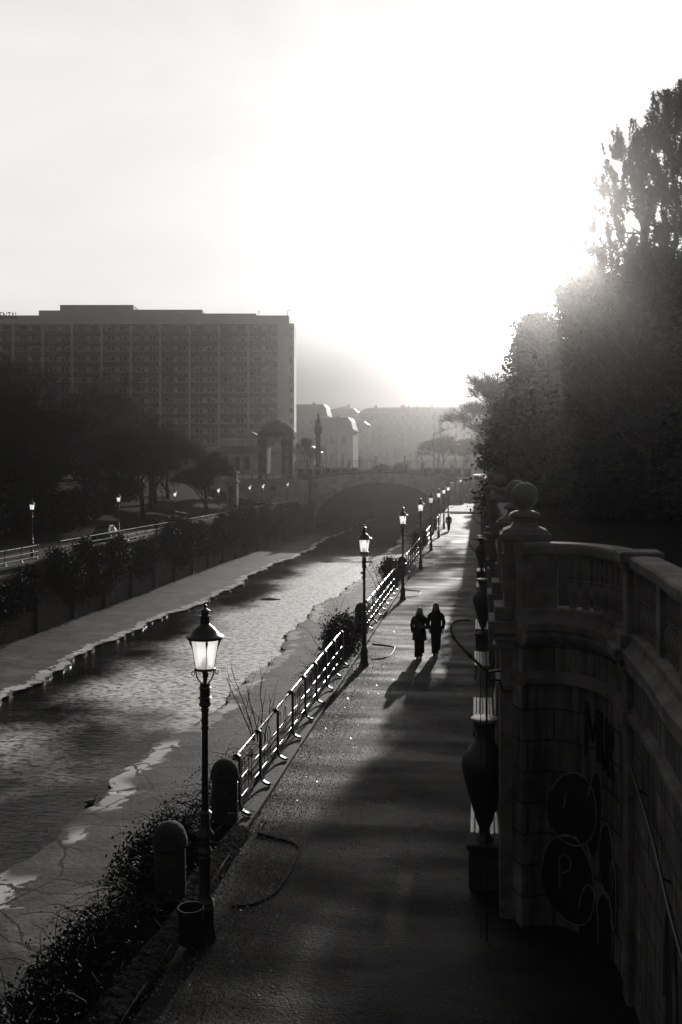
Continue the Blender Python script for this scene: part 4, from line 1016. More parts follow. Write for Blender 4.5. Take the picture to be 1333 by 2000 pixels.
# left bank hanging shrubs
LB_ = [(71, 2.4, 2.0, 'at the end of the long left railing'), (76, 2.5, 2.1, 'below the lamp by the parked car'), (82, 3, 1.9, 'left of the strolling pair'), (97, 2.2, 2.6, 'rounded bush right of the strolling pair'), (102, 2.6, 2.4, 'between two lit railing stretches'),
       (108, 3, 1.7, 'low bush under the pylon'), (119, 3, 2.6, 'bush hiding the foot of the pylon'), (126, 3, 2.8, 'bush right of the pylon'), (133, 3, 2.2, 'bush below the terrace wall'), (142, 4, 2.2, 'wide bush before the terrace wall'), (152, 4, 2.4, 'bush near the bridge end of the left wall'), (164, 4, 2.4, 'last bush before the bridge')]
for i, (y, ry, rz_, lb) in enumerate(LB_):
    shrub('hanging_shrub', (-31.7, y, -1.2), (1.1, ry, rz_), 'dark shrub over the left quay wall, '+lb, 'shrubs hanging over the left quay wall', n=270, leaves=16, size=.11, sp=.24)
for i, (y, lb) in enumerate(((44, 'leftmost ivy curtain under the long left railing'), (54, 'second ivy curtain under the long left railing'), (63, 'third ivy curtain on the left quay wall'), (90, 'ivy curtain below the strolling pair'), (112, 'ivy curtain left of the pylon bushes'), (73, 'ivy curtain between the two long left railings'), (81, 'ivy curtain under the parked car'), (101, 'ivy curtain under the rounded bush'), (123, 'ivy curtain below the pylon'), (134, 'ivy curtain below the terrace wall'), (148, 'farthest ivy curtain before the bridge'))):
    shrub('ivy_curtain', (-31.9, y, -2.6), (.45, 5.6, 2.3), lb, 'ivy curtains on the left quay wall', n=300, leaves=16, size=.09, sp=.22, stems=False)

# ================================================================ trees
# right bank: evergreens
GR_ = 'evergreen trees behind the park wall'
EV = [(3.25, 57, 15.2, 3.9, 'evergreen nearest the walk, at the left edge of the right bank mass'), (5.6, 53, 17.0, 4.0, 'tall evergreen whose top meets the sun glow'), (8.0, 47, 16.5, 4.4, 'broad evergreen in the middle of the right bank mass'),
      (9.6, 62, 18.0, 5.0, 'broad evergreen behind the middle of the right bank mass'), (9.0, 38, 14.5, 4.0, 'nearer evergreen behind the third and fourth piers'), (8.6, 28, 10.5, 3.4, 'low dark evergreen close behind the balustrade'),
      (13.5, 46, 16, 5.2, 'dark evergreen at the right edge below the pine'), (7.6, 80, 16, 4.0, 'small evergreen farther down the park'), (8.6, 104, 16, 4.2, 'evergreen near the bridge end of the park'), (3.6, 166, 14.5, 3.6, 'evergreen by the wide stair, at the end of the park wall'), (4.0, 140, 11.0, 2.6, 'slim evergreen before the one by the stair'), (5.4, 44, 10.0, 3.0, 'low evergreen close behind the park wall')]
ev0 = None
shapes = []
for sd_ in (11, 12, 13):
    shapes.append(None)
for i, (x, y, h, rad, lb) in enumerate(EV):
    if i < 3:
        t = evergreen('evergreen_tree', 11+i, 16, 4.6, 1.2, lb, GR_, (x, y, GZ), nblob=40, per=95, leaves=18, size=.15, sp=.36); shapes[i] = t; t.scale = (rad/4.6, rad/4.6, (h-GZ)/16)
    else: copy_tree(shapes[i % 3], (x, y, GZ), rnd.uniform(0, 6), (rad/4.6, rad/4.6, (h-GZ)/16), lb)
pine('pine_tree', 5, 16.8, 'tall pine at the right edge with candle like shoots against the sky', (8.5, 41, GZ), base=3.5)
pine('pine_tree', 9, 15.9, 'lower pine left of the tall one, fading into the sun glow', (6.9, 43, GZ), base=3)
bare_tree('bare_tree', 21, 15, .28, 'bare twiggy tree leaning over the far end of the right walk', loc=(3.2, 118, GZ), levels=6, spread=.7, extra=3, ln=.7, wd=.02, up=.1)
bare_tree('bare_tree', 22, 10.5, .22, 'bare tree with clumped twigs overhanging the walk at the left edge of the evergreens', loc=(2.8, 66, GZ), levels=6, spread=.6, extra=3, ln=.6, wd=.018, up=.3)
# left bank: big bare trees
tl = []
for k, sd_ in enumerate((31, 32, 33)):
    tl.append(bare_tree('broad_tree', sd_, 15, .42, ['leaning bare tree with a forked dark trunk on the lit slope', 'bare tree with the leftmost high crown', 'bare tree behind the parked car'][k], group='bare trees in the left park', loc=((-41.5, 117, 0), (-62, 112, 1), (-50, 98, 1))[k], levels=6, spread=.66, extra=4, ln=.9, wd=.03, up=.2, nb=3, lenf=.8, first=.2))
TL = [(-57, 100, 1.0, 'bare tree left of the parked car tree'), (-68, 124, 1.15, 'bare tree at the left edge, deeper in the park'), (-52, 126, 1.08, 'bare tree in the middle of the left mass'), (-44, 108, .85, 'bare tree above the strolling pair'), (-46, 134, 1.0, 'bare tree with a rounded crown before the tower block'),
      (-39.5, 138, .8, 'bare tree nearest the low pavilion, right end of the left mass'), (-60, 86, .9, 'near bare tree at the left edge'), (-52, 84, .8, 'near bare tree above the leftmost lamp'), (-72, 104, 1.05, 'bare tree cut by the left edge of the photo'), (-58, 140, 1.1, 'bare tree behind the middle of the left mass'), (-66, 96, 1.0, 'dense bare tree by the left edge'), (-48, 146, .9, 'far bare tree behind the pylon'), (-43.5, 94, .85, 'bare tree beside the parked car'), (-49, 101, 1.1, 'bare tree just behind the parked car, taller'), (-55, 110, 1.2, 'tall bare tree in the centre of the left mass'), (-65, 117, 1.3, 'tallest bare tree toward the left edge'), (-48.5, 115, 1.1, 'bare tree left of the leaning one'), (-44, 127, 1.0, 'bare tree between the leaning one and the pylon')]
for i, (x, y, s_, lb) in enumerate(TL): copy_tree(tl[i % 3], (x, y, slope(x, y)-.1), rnd.uniform(0, 6), s_*1.12, lb)
for i, (x, y, lb) in enumerate(((-43, 96, 'dark bush beside the parked car'), (-49, 78, 'dark bush at the left edge below the trees'), (-45, 86, 'dark bush left of the parked car'), (-52, 104, 'dark bush on the slope'), (-41, 75, 'low dark bush behind the leftmost lamp'), (-56, 118, 'dark bush deep in the left park'), (-48, 122, 'bush behind the leaning tree'), (-62, 96, 'wide bush deep at the left edge'))):
    shrub('park_bush', (x, y, slope(x, y)+1.4), (3.6, 4, 2.6), lb, 'bushes in the left park', n=420, leaves=16, size=.16, sp=.4)
bare_tree('bare_tree', 41, 10.5, .22, 'bare forked tree by the tall column at the bridge', loc=(-35.2, 199, 4.8), levels=5, spread=.6, extra=3, ln=.6, wd=.03)
bare_tree('bare_tree', 43, 11, .3, 'hazy round crowned bare tree behind the flagpole on the right of the bridge', loc=(-8.5, 232, 5.0), levels=6, spread=.7, extra=4, ln=.7, wd=.035)
bare_tree('bare_tree', 44, 10, .3, 'hazy bare tree right of the flagpole tree', loc=(-4.0, 226, 5.0), levels=6, spread=.75, extra=4, ln=.7, wd=.035)

# parked car on the left bank, low curved wall
def car(loc, rz, label, group=None, s=1):
    t = empty('parked_car', loc, rz, label, 'car', group); t.scale = (s, s, s)
    mb = MB(); sec = []
    for x, zb, zt, wd in ((-2.1, .35, .62, .72), (-2.0, .25, .82, .80), (-1.2, .22, .9, .84), (.0, .22, .92, .85), (1.2, .22, .88, .84), (1.9, .25, .72, .8), (2.1, .35, .6, .7)):
        sec.append([(x, -wd, zb), (x, -wd-.02, (zb+zt)/2), (x, -wd+.06, zt), (x, wd-.06, zt), (x, wd+.02, (zb+zt)/2), (x, wd, zb)])
    mb.loft(sec); mb.build('body', M['carpaint'], t, smooth=True)
    mb = MB(); mb.loft([[(x, -w1, .88), (x2, -w2, zt), (x2, w2, zt), (x, w1, .88)] for x, x2, w1, w2, zt in ((-1.7, -1.4, .74, .6, 1.2), (-1.3, -.9, .76, .62, 1.42), (.3, .2, .76, .62, 1.44), (1.2, .6, .74, .6, 1.36))]); mb.build('cabin_glass', M['glass'], t)
    mb = MB(); mb.box(-1.15, .3, -.62, .62, 1.41, 1.46, .02); mb.build('roof', M['carpaint'], t)
    for x in (-1.3, 1.35):
        for y in (-.78, .78):
            mb = MB(); mb.tube([(x, y-.1, .31), (x, y+.1, .31)], .31, 16); mb.build('wheel', M['tyre'], t, smooth=True)
    for y in (-.6, .6):
        mb = MB(); mb.box(2.02, 2.12, y-.15, y+.15, .55, .68, .02); mb.build('headlight', M['white'], t)
    return t
u = (208-666.5)/F; Yc = -35.6*(SC+u*SS)/(u*SC-SS)
car((-35.6, Yc, -.45), R(95), 'low dark car with a glinting roof parked on the left bank walk')
o = sweep('low_wall', smooth_path([(-41, 128), (-39.5, 124), (-37.6, 121), (-36.6, 119)], 5), [(.2, -.6), (.2, .75), (-.2, .75), (-.2, -.6)], M['stone']); tag(o, 'low curved stone wall sweeping down the left park slope', 'wall')

# ================================================================ bridge and covered river
t = empty('stone_bridge', (0, YB, 0), label='low stone arch bridge closing the view, river vanishing under it', cat='bridge')
XC, HW = -18.9, 12.9
def ztop(x):
    d = abs(x-XC); return 6.05-.0062*d*d if d < 16 else 4.46
xs = np.linspace(-36, -4.0, 65)
pts_t = [(x, ztop(x)) for x in xs]
arc = [(XC+HW*math.cos(a), -4.3+8.0*math.sin(a)) for a in np.linspace(0, math.pi, 41)]
def face(y, m, name, y2):
    mb = MB(); n = len(arc)
    # strips between arch curve and deck, column by column
    cols = np.linspace(-36, -4, 97)
    def low(x):
        d = (x-XC)/HW
        return -6.2 if abs(d) >= 1 else -4.3+8.0*math.sqrt(1-d*d)
    v = []; 
    for x in cols: v += [(x, 0, low(x)), (x, 0, ztop(x))]
    b = len(mb.v); mb.v += v
    for i in range(len(cols)-1): mb.f.append((b+2*i, b+2*i+2, b+2*i+3, b+2*i+1))
    # intrados and deck
    v = [(x, y-YB, z) for x, _, z in v]; mb.v[b:] = v; v2 = [(x, y2-YB-(0 if y2 < 200 else 188-188), z) for x, _, z in v]; v2 = [(x, (y2-YB), z) for x, _, z in v]; b2 = len(mb.v); mb.v += v2
    for i in range(len(cols)-1):
        mb.f.append((b+2*i, b2+2*i, b2+2*i+2, b+2*i+2)); mb.f.append((b+2*i+1, b+2*i+3, b2+2*i+3, b2+2*i+1))
    return mb.build(name, m, t, recalc=False)
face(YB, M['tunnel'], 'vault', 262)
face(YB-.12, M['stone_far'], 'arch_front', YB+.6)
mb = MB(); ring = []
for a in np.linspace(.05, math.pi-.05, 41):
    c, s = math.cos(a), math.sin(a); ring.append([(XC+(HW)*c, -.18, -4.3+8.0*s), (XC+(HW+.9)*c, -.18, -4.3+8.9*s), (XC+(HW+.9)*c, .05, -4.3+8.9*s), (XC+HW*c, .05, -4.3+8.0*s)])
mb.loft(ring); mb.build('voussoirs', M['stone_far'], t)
mb = MB(); rg = [[(x, -.25, ztop(x)-.5), (x, -.25, ztop(x)-.25), (x, .3, ztop(x)-.25), (x, .3, ztop(x)-.5)] for x in xs]; mb.loft(rg); rg = [[(x, -.3, ztop(x)), (x, -.3, ztop(x)+.16), (x, .4, ztop(x)+.16), (x, .4, ztop(x))] for x in xs]; mb.loft(rg); mb.build('parapet_coping', M['stone_dark'], t)
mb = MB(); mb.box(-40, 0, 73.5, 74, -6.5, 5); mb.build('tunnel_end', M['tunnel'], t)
for x in (-33.6, -5.4):
    mb = MB(); mb.box(x-1.1, x+1.1, -1.4, -.01, -6.2, 4.2); mb.box(x-1.3, x+1.3, -1.6, .0, 4.2, 4.6); mb.box(x-.9, x+.9, -1.2, -.02, 4.6, 5.6); mb.build('abutment_pier', M['stone_dark'], t)
# abutments either side, stairs
t = empty('abutment_wall', (0, YB, 0), label='stone abutment wall to the left of the arch', cat='wall')
mb = MB(); mb.box(-60, -36.01, 0, 16, -6, 4.4); mb.build('wall_body', M['stone_dark'], t)
mb = MB(); mb.box(-49, -33, -8.01, .0, -.6, 4.2); mb.build('plastered_wall', M['plaster'], t)
t = empty('terrace_wall', (0, 179.9, 0), label='pale plastered terrace wall behind the left bank lamps', cat='wall')
mb = MB(); mb.box(-52, at(566, 180), 0, .5, -.6, 4.1); mb.build('wall_body', M['plaster'], t)
mb = MB(); mb.box(-52.1, at(568, 180), -.15, .6, 4.1, 4.35); mb.build('coping', M['stone_far'], t)
for k in range(9):
    x = -50.5+k*2.0; mb = MB(); mb.box(x-.2, x+.2, .05, .45, 4.35, 5.3); mb.build('parapet_post', M['stone_far'], t)
mb = MB(); mb.box(-50.7, -34.4, .15, .35, 4.35, 4.5); mb.box(-50.7, -34.4, .1, .4, 5.1, 5.35); mb.build('parapet_rail', M['stone_far'], t)
mb = MB(); x = at(535, 180); mb.box(x-.5, x+.5, -.03, .02, 2.2, 3.1); mb.build('window', M['pane'], t)
mb = MB(); mb.box(-49.5, -38.5, -1.5, -1.4, .3, .4); mb.box(-49.5, -38.5, -1.5, -1.4, -.05, .02); 
for k in range(8): mb.box(-49.4+k*1.5, -49.32+k*1.5, -1.5, -1.4, -.5, .4)
mb.build('rail', M['rail'], t)
# pylon with statue
X = at(455, 150); t = empty('stone_pylon', (X, 150, -.45), label='tall stone pylon carrying a standing statue, left of the pale terrace wall', cat='pylon')
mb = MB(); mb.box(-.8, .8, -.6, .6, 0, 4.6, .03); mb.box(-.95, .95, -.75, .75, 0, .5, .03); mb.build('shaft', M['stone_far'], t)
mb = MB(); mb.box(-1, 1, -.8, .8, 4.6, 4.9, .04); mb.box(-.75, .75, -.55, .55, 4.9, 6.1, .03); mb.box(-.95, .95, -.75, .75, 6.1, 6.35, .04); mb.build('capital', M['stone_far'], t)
mb = MB(); mb.tube([(-.2, -.7, 3.9), (-.25, -.75, 2.5), (-.1, -.7, 0.5)], [.28, .2, .12], 8); mb.tube([(.2, -.7, 4.1), (.2, -.75, 3.0)], [.3, .15], 8); mb.build('relief', M['stone_dark'], t, smooth=True)
mb = MB(); mb.lathe([(.42, 6.35), (.45, 6.5), (.36, 7.1), (.3, 7.6), (.36, 8.1), (.34, 8.35), (.12, 8.5), (.1, 8.58), (.16, 8.68), (.17, 8.8), (.12, 8.93), (.02, 8.98)], seg=14)
mb.tube([(.3, 0, 8.3), (.42, -.2, 7.9), (.2, -.35, 7.6)], [.1, .08, .06], 6); mb.tube([(-.3, 0, 8.3), (-.44, -.1, 7.8), (-.3, -.3, 7.3)], [.1, .08, .06], 6); mb.build('statue', M['stone_far'], t, smooth=True)
# portal pavilion with arch and dome
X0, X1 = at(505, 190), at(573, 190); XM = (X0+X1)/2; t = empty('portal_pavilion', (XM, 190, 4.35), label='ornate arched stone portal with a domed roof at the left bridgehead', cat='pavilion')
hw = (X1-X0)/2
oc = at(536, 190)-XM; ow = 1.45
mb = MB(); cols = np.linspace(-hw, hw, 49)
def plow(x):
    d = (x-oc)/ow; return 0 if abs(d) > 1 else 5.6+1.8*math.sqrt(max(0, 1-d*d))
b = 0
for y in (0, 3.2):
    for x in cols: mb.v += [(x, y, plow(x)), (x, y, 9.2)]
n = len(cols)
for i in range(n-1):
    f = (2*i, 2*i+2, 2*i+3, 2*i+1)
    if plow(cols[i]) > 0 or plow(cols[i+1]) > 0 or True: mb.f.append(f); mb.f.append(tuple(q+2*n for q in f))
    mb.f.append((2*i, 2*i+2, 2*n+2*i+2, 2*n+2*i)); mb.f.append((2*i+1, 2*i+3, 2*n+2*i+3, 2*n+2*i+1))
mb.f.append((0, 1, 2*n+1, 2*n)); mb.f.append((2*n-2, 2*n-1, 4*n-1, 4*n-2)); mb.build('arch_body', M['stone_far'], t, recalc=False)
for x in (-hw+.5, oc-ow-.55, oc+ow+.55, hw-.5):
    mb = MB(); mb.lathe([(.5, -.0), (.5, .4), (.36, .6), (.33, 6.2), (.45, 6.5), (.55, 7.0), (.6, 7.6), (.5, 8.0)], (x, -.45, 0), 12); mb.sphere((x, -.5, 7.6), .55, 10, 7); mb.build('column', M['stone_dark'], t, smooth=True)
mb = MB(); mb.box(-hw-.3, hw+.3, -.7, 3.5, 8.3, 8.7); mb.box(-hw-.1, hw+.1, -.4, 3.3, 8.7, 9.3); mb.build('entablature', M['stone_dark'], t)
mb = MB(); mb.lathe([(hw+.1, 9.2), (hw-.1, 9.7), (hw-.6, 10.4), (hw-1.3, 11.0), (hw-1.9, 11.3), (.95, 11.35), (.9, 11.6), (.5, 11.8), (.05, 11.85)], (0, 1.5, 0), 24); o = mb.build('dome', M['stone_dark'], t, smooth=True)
# low pavilion building behind
X0 = at(395, 216); t = empty('low_pavilion_building', (X0, 216, 4.9), label='low pale building with a dark flat roof and three tall windows behind the portal', cat='building')
W = 26
mb = MB(); mb.box(0, W, 0, 9, 0, 5.1); mb.build('wall', M['plaster'], t)
mb = MB(); mb.loft([[(-.6, -.8, 5.1), (W+.6, -.8, 5.1), (W+.6, 9.6, 5.1), (-.6, 9.6, 5.1)], [(-.6, -.8, 5.25), (W+.6, -.8, 5.25), (W+.6, 9.6, 5.25), (-.6, 9.6, 5.25)], [(1.2, 2, 6.7), (W-1.2, 2, 6.7), (W-1.2, 8, 6.7), (1.2, 8, 6.7)]]); mb.build('roof', M['far_roof'], t)
mb = MB(); mb.box(3.8, 13, 2.6, 7.5, 6.5, 8.6); mb.build('upper_block', M['plaster'], t)
mb = MB(); mb.box(3.6, 13.2, 2.4, 7.7, 8.6, 8.75)
for k in range(12): mb.box(4+k*.8, 4.3+k*.8, 2.45, 2.6, 8.75, 9.05)
mb.loft([[(7, 3, 9), (12.5, 3, 9), (12.5, 7, 9), (7, 7, 9)], [(9, 4.5, 10), (10.6, 4.5, 10), (10.6, 5.5, 10), (9, 5.5, 10)]]); mb.build('roof_balustrade', M['far_roof'], t)
for px in (440, 463, 482): 
    x = at(px+1, 216)-X0; f = MB(); f.box(x-.6, x+.6, -.06, .1, 1.2, 4.2); f.build('window', M['pane'], t)
# column with urn
X = at(622, 192); t = empty('monument_column', (X, 192, 4.9), label='tall stone column topped with a carved urn left of the bridge', cat='column')
mb = MB(); mb.box(-.9, .9, -.9, .9, 0, 1.6, .05); mb.box(-.7, .7, -.7, .7, 1.6, 2.2, .05); mb.build('base', M['stone_dark'], t)
mb = MB(); mb.lathe([(.6, 2.2), (.62, 2.4), (.5, 2.5), (.48, 8.2), (.58, 8.4), (.75, 8.7), (.8, 9.2)], seg=14); mb.build('shaft', M['stone_dark'], t, smooth=True)
mb = MB(); mb.lathe([(.85, 9.2), (.9, 9.5), (.7, 9.8), (.55, 10.3), (.6, 10.8), (.35, 11.2), (.2, 11.6), (.28, 11.9), (.2, 12.2), (.06, 12.9)], seg=14); mb.build('urn', M['stone_dark'], t, smooth=True)
# fences and piers on the bridge
def fence(xa, xb, Y, z0, label, step=3.2, hgt=3.2):
    a, b = at(xa, Y), at(xb, Y); t = empty('iron_fence', (a, Y, z0), label=label, cat='fence', group='fences on the bridge'); L_ = b-a
    mb = MB(); mb.box(0, L_, 0, .4, 0, 1.0); mb.box(-.05, L_+.05, -.06, .46, 1.0, 1.12); mb.build('plinth', M['stone_far'], t)
    mb = MB(); x = .1
    while x < L_: mb.box(x, x+.05, .17, .22, 1.12, hgt+.15*(int(x*5) % 2)); x += .22
    mb.box(0, L_, .165, .225, 1.35, 1.42); mb.box(0, L_, .165, .225, hgt-.2, hgt-.13); mb.build('bars', M['iron'], t)
    k = int(L_/step)
    for i in range(k+1):
        x = i*L_/max(k, 1); mb = MB(); mb.box(x-.3, x+.3, -.08, .48, 0, hgt-.2, .02); mb.box(x-.38, x+.38, -.16, .56, hgt-.2, hgt, .02); mb.lathe([(.15, hgt), (.1, hgt+.15), (.25, hgt+.35), (.28, hgt+.5), (.15, hgt+.7), (.02, hgt+.95)], (x, .2, 0), 10)
        mb.build('pier', M['stone_far'], t, smooth=True)
fence(574, 735, 206, 5.0, 'iron fence with stone piers on the left half of the bridge')
fence(792, 922, 206, 5.0, 'iron fence with stone piers on the right half of the bridge')
def arcade(xa, xb, Y, z0, label, hgt=2.2):
    a, b = at(xa, Y), at(xb, Y); t = empty('stone_parapet', (a, Y, z0), label=label, cat='parapet', group='pierced parapets by the bridge'); L_ = b-a; k = max(2, int(L_/1.6))
    mb = MB(); mb.box(0, L_, 0, .5, 0, .35); mb.box(0, L_, -.05, .55, hgt-.25, hgt); mb.build('rails', M['stone_far'], t)
    mb = MB(); mb.box(.1, L_-.1, .3, .4, .35, hgt-.25); mb.build('opening_shade', M['tunnel'], t)  # dark sheet standing in for shade in the openings
    for i in range(k+1):
        x = i*L_/k; mb = MB(); mb.box(x-.22, x+.22, -.03, .53, .35, hgt-.25); mb.build('post', M['stone_far'], t)
    for i in range(0, k+1, 3):
        x = i*L_/k; mb = MB(); mb.box(x-.35, x+.35, -.2, .7, 0, hgt+.3, .03); mb.box(x-.45, x+.45, -.3, .8, hgt+.3, hgt+.5, .03); mb.lathe([(.2, hgt+.5), (.3, hgt+.7), (.3, hgt+.9), (.1, hgt+1.2), (.02, hgt+1.3)], (x, .25, 0), 10); mb.build('pier', M['stone_far'], t, smooth=True)
arcade(578, 700, 189, 4.4, 'pierced stone parapet left of the arch crown')
arcade(826, 922, 189, 4.4, 'pierced stone parapet above the wide stair')
for (x, r, lb) in ((745, 1.6, 'clipped dark bush left of the cars on the bridge'), (782, 1.8, 'clipped dark bush right of the cars on the bridge')):
    shrub('clipped_bush', (at(x, 204), 204, 6.0), (r*1.3, r, r*.8), lb, 'clipped bushes on the bridge', n=170, size=.12, sp=.25)
for k, (x, Y) in enumerate(((755, 232), (766, 240), (777, 236), (790, 246))):
    car((at(x, Y), Y, 5.75), R((80, -95, 88, 100)[k]), ['leftmost car glinting on the bridge road', 'second car on the bridge road, between the bushes', 'third car on the bridge road, slightly nearer than the second', 'rightmost car on the bridge road'][k], 'cars on the bridge road')
grid('street', [-32, -12], [204.6, 262], lambda x, y: 5.75, M['kerb'])
# wide stair
t = empty('stone_staircase', (0, 172, .28), label='wide stone stair rising to street level at the end of the right walk', cat='stairs')
for k in range(18):
    mb = MB(); mb.box(-4.6, .55, 3+k*.75, 16, k*.22, (k+1)*.22-.002, 0); 
    mb.build('step', M['stone_far'], t)
mb = MB(); mb.box(-5.2, -4.65, 1.5, 16, -.3, 3.6); mb.build('side_wall', M['stone_far'], t)
mb = MB(); mb.tube([(-4.0, 3, 1.2), (-4.0, 15.5, 4.9)], .05, 6); mb.tube([(-1.2, 3, 1.2), (-1.2, 15.5, 4.9)], .05, 6); mb.build('handrail', M['rail'], t)
# flagpoles
for px, Y, h, lb in ((848, 212, 13.5, 'slender flagpole right of the arch'), (475, 205, 12, 'slender flagpole behind the low pavilion'), (637, 225, 10, 'thin pole left of the monument column in the haze'), (657, 228, 10, 'thin pole before the pale palace')):
    mb = MB(); mb.lathe([(.14, 0), (.12, .5), (.07, h*.6), (.05, h), (.09, h+.02), (.09, h+.15), (.01, h+.2)], seg=8); o = mb.build('flagpole', M['kerb'], smooth=True); o.location = (at(px, Y), Y, 5.0); tag(o, lb, 'flagpole')

# ================================================================ tower block (parallel to the picture plane)
D = 282.0
fwd = Vector((-SS, SC, 0)); rgt = Vector((SC, SS, 0))
def cam_pt(x, d): return fwd*d+rgt*((x-666.5)/F*d)
px2m = D/F
right = cam_pt(565, D); NB = 13; BW = 57.2*px2m; Wd = NB*BW+4.6*0
t = empty('hotel_tower', (right.x, right.y, 5.0), TH, 'large slab shaped tower block with rows of balconies and a stepped roof', 'building')
TOPZ = EYE+(914-617)*px2m-5.0
# local x runs left (negative) from the right corner
mb = MB(); mb.box(-16-NB*BW, 0, 0.9, 16, 0, TOPZ); mb.build('wall', M['hotel'], t)
mb = MB(); mb.box(-(565-543)*px2m, -.02, -.9, .9, 0, TOPZ+.02); mb.box(-16-NB*BW, -.02, -.9, .89, TOPZ-(634-617)*px2m, TOPZ+.01); mb.build('end_wall', M['hotel_light'], t)
mb = MB(); f0 = -(565-543)*px2m
def rf(xa, xb, ya, dep0, dep1): 
    mb.box((xa-565)*px2m, (xb-565)*px2m, dep0, dep1, TOPZ+.01, EYE+(914-ya)*px2m-5.0)
rf(70, 250, 603, 3, 14); rf(250, 393, 601.5, 3, 14); rf(393, 499, 609, 3, 14); rf(110, 255, 591, 4, 13); mb.build('roof', M['hotel'], t)
mb = MB(); mb.tube([(-.5, 1, TOPZ), (-.5, 1, TOPZ+1.6)], .08, 5); mb.tube([(-.5, 1, TOPZ+1.5), (.4, 1, TOPZ+2.0)], .1, 5); x = (505-565)*px2m; mb.tube([(x, 2, TOPZ), (x, 2, TOPZ+2)], .06, 5); mb.tube([(x-.5, 2, TOPZ+1.5), (x+.5, 2, TOPZ+1.5)], .05, 5); mb.build('aerial', M['letter'], t)
# side windows on the narrow end
FL = 20.2*px2m; z_first = EYE+(914-640)*px2m-5.0     # window band centre of the top floor
nwin = 0; rest_w = MB(); rest_b = MB(); rest_p = MB()
bay_x = [543-57.2*k for k in range(NB)]
for k in range(NB):
    xr = (bay_x[k]-565)*px2m; xl = xr-BW
    mb = MB(); mb.box(xl-.22, xl+.22, -.95, .9, 0, TOPZ-2.6); mb.build('pier', M['hotel_light'], t)
for fl in range(13):
    zc = z_first-fl*FL
    if zc < 2: break
    for k in range(NB):
        xr = (bay_x[k]-565)*px2m; xl = xr-BW; vis = k < 10 and fl < 10
        pb = MB()                                  # one bay's window band, panes as pattern inside the part
        xa, xb = xl+1.3, xr-1.3; wn = (xb-xa)
        cell = [(0, .19, 0), (.20, .40, 0), (.60, .79, 0), (.81, 1.0, 0)]
        fr = MB() if vis else rest_w; pn = MB() if vis else rest_p; bal = MB() if vis else rest_b
        fr.box(xa-.1, xb+.1, .80, .895, zc-.75, zc+.75)
        for a_, b_, cu in cell:
            jit = rnd.random()
            if cu: continue
            pn.box(xa+wn*a_+.1, xa+wn*b_-.08, .74, .795, zc-.62, zc+.62-(.5 if jit < .25 else 0))
        bal.box(xl+.24, xr-.24, -.75, -.6, zc-FL+.95, zc-.98); bal.box(xl+.24, xr-.24, -.6, .89, zc-FL+.95, zc-FL+1.1)
        if vis:
            w0 = fr.build('window', M['curtain'], t); pn.build('pane', M['pane'], w0)
            bal.build('balcony', M['hotel_dark'], t)
o = rest_w.build('window', M['curtain'], t); tag(o, kind='stuff'); o = rest_p.build('pane', M['pane'], t); tag(o, kind='stuff'); o = rest_b.build('balcony', M['hotel_dark'], t); tag(o, kind='stuff')
mb = MB(); mb.box(0, 1.6*px2m*6, 1.0, 15, 0, TOPZ-2); mb.build('side_bay', M['hotel_light'], t)
mb = MB()
for fl in range(13): mb.box(.3, .9, .94, 1.0, z_first-fl*FL-.7, z_first-fl*FL+.7)
mb.build('stair_window', M['pane'], t)
# rooftop lettering
fc = bpy.data.curves.new('letters', 'FONT'); fc.body = 'CONTINENTAL'; fc.size = 13*px2m*1.42; fc.extrude = .12; fc.align_x = 'RIGHT'; fc.space_character = 1.02
tmp = bpy.data.objects.new('tmp_letters', fc); C.objects.link(tmp); bpy.context.view_layer.update()
me = bpy.data.meshes.new_from_object(tmp.evaluated_get(bpy.context.evaluated_depsgraph_get())); me.name = 'roof_letters'; me.materials.clear(); me.materials.append(M['letter'])
bpy.data.objects.remove(tmp)
o = bpy.data.objects.new('roof_letters', me); C.objects.link(o); o.parent = t; o.rotation_euler = (R(90), 0, 0); o.scale = (.62, 1, 1); o.location = ((38-565)*px2m, -1.1, EYE+(914-623.5)*px2m-5.0)

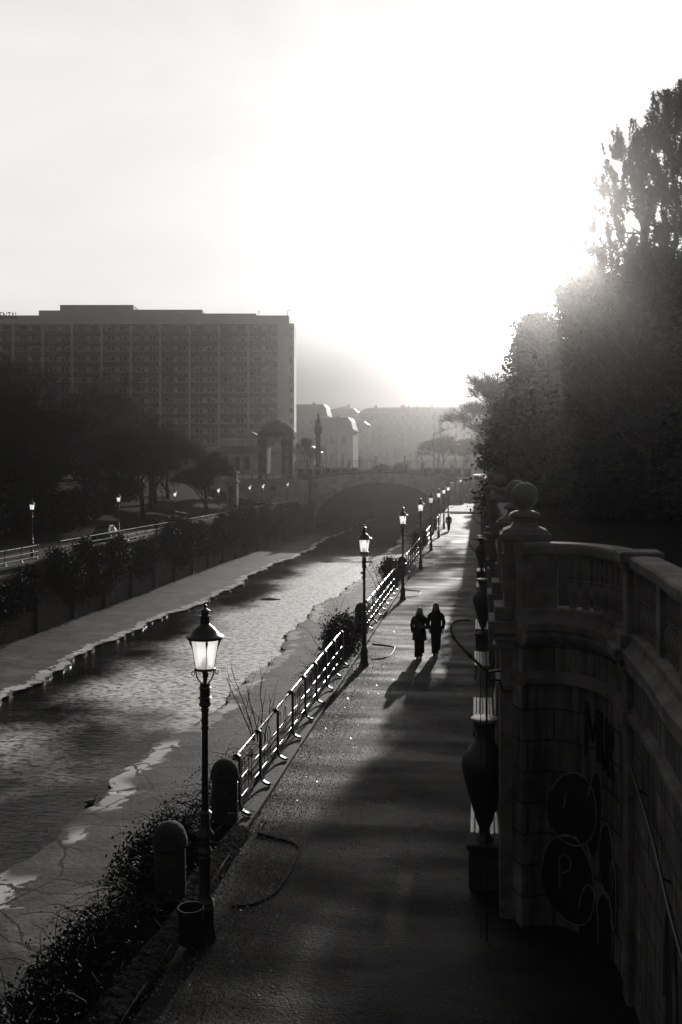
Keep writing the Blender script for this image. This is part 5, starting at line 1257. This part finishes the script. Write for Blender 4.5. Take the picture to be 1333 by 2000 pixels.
# ================================================================ far buildings
def facade(name, xl, xr, Y, ztop_, label, rows, pitch, rot=0, depth=14, wh=(1.1, 2.0), roof=None, first=None, rowh=4.5, wall='far_wall', z0=5.0, top_gap=2.0):
    a, b = at(xl, Y), at(xr, Y); t = empty(name, (a, Y, z0), rot, label, 'building'); W = b-a; H = ztop_-z0
    mb = MB(); mb.box(0, W, 0, depth, 0, H); mb.build('wall', M[wall], t)
    mb = MB(); mb.box(-.4, W+.4, -.6, depth+.4, H, H+.5); 
    for r in range(1, rows, 2): mb.box(-.1, W+.1, -.25, -.001, H-top_gap-r*rowh-wh[1]/2-1.0, H-top_gap-r*rowh-wh[1]/2-.7)
    mb.build('cornice', M[wall], t)
    if roof:
        rh, kind = roof; mb = MB(); i = 1.8 if kind == 'mansard' else depth*.45
        mb.loft([[(0, 0, H+.5), (W, 0, H+.5), (W, depth, H+.5), (0, depth, H+.5)], [(i*.5, i*.5, H+.5+rh*.75), (W-i*.5, i*.5, H+.5+rh*.75), (W-i*.5, depth-i*.5, H+.5+rh*.75), (i*.5, depth-i*.5, H+.5+rh*.75)], [(i, i, H+.5+rh), (W-i, i, H+.5+rh), (W-i, depth-i, H+.5+rh), (i, depth-i, H+.5+rh)]]); rf_ = mb.build('roof', M['far_roof'], t)
        k = max(1, int(W/12))
        for q in range(k):
            c_ = MB(); x = W*(q+.6)/k; c_.box(x-.6, x+.6, depth*.5-.5, depth*.5+.5, H+.5+rh*.6, H+rh+1.6); o = c_.build('chimney', M[wall], rf_)
    n = int((W-1.5)/pitch); cnt = 0; rest = MB()
    for r in range(rows):
        for q in range(n):
            x = 1.2+pitch*(q+.5)*(W-2.4)/(n*pitch); z = H-top_gap-r*rowh
            if cnt < 100: mb = MB()
            else: mb = rest
            mb.box(x-wh[0]/2, x+wh[0]/2, -.04, .05, z-wh[1]/2, z+wh[1]/2)
            if cnt < 100: mb.build('window', M['farwin'], t)
            cnt += 1
    if rest.v: tag(rest.build('window', M['farwin'], t), kind='stuff')
    return t
def zt(y, x, Y): return zz(y, at(x, Y), Y)
pal = facade('palace_building', 700, 980, 470, zt(808, 760, 470), 'long hazy pale palace facade with rows of windows closing the view', 6, 3.6, rot=R(3), roof=(3, 'hip'), rowh=4.4, wh=(1.2, 2.3))
for px, h_ in ((784, 3.2), (798, 3.0), (803, 2.2), (815, 2.6), (822, 2.2), (828, 2.4), (838, 2.0)):
    mb = MB(); x = at(px, 470)-at(700, 470); z = zt(808, 760, 470)-5.0+.5; w_ = 1.3 if px < 800 else .6
    mb.box(x-w_*.8, x+w_*.8, 1.2, 2.8, z, z+.9); mb.lathe([(w_*.5, .9), (w_*.6, h_*.5), (w_*.35, h_*.75), (.35, h_), (.4, h_+.4), (.05, h_+.8)], (x, 2, z), 8); mb.build('roof_statue', M['farwin'], pal, smooth=True)
facade('town_house', 606, 690, 330, zt(842, 640, 330), 'hazy town house with a dark mansard roof and tall windows right of the column', 2, 3.6, roof=(4.2, 'mansard'), rowh=6, wh=(1.3, 2.6), top_gap=3)
facade('town_house', 560, 640, 400, zt(815, 600, 400), 'hazy house behind the tower block end wall, stepped roof', 4, 3.6, roof=(5, 'mansard'), rowh=4.5)
facade('town_house', 628, 708, 520, zt(815, 660, 520), 'hazy house with a pointed roof behind the mansard roof', 3, 3.6, roof=(6, 'hip'), depth=24)
facade('town_house', 690, 720, 420, zt(832, 700, 420), 'narrow hazy house adjoining the palace on its left', 4, 3.2, roof=(3, 'hip'))
facade('town_house', 925, 1100, 300, zt(840, 990, 300), 'dark hazy building behind the trees at the end of the park wall', 5, 3.4, roof=(3, 'hip'), depth=30)
# slender chimney groups on the palace roof are part of that building's silhouette
# ================================================================ haze
hm = bpy.data.materials.new('haze_air'); hm.use_nodes = True; nt = hm.node_tree
for n in list(nt.nodes): nt.nodes.remove(n)
ho = nt.nodes.new('ShaderNodeOutputMaterial'); pv = nt.nodes.new('ShaderNodeVolumePrincipled')
pv.inputs['Color'].default_value = (.97, .95, .935, 1); pv.inputs['Density'].default_value = HAZE_DENSITY; pv.inputs['Anisotropy'].default_value = HAZE_G
nt.links.new(pv.outputs[0], ho.inputs['Volume'])
mb = MB(); mb.box(-740, 740, -160, 780, -7.6, 62); hz = mb.build('haze', hm); hz['kind'] = 'stuff'
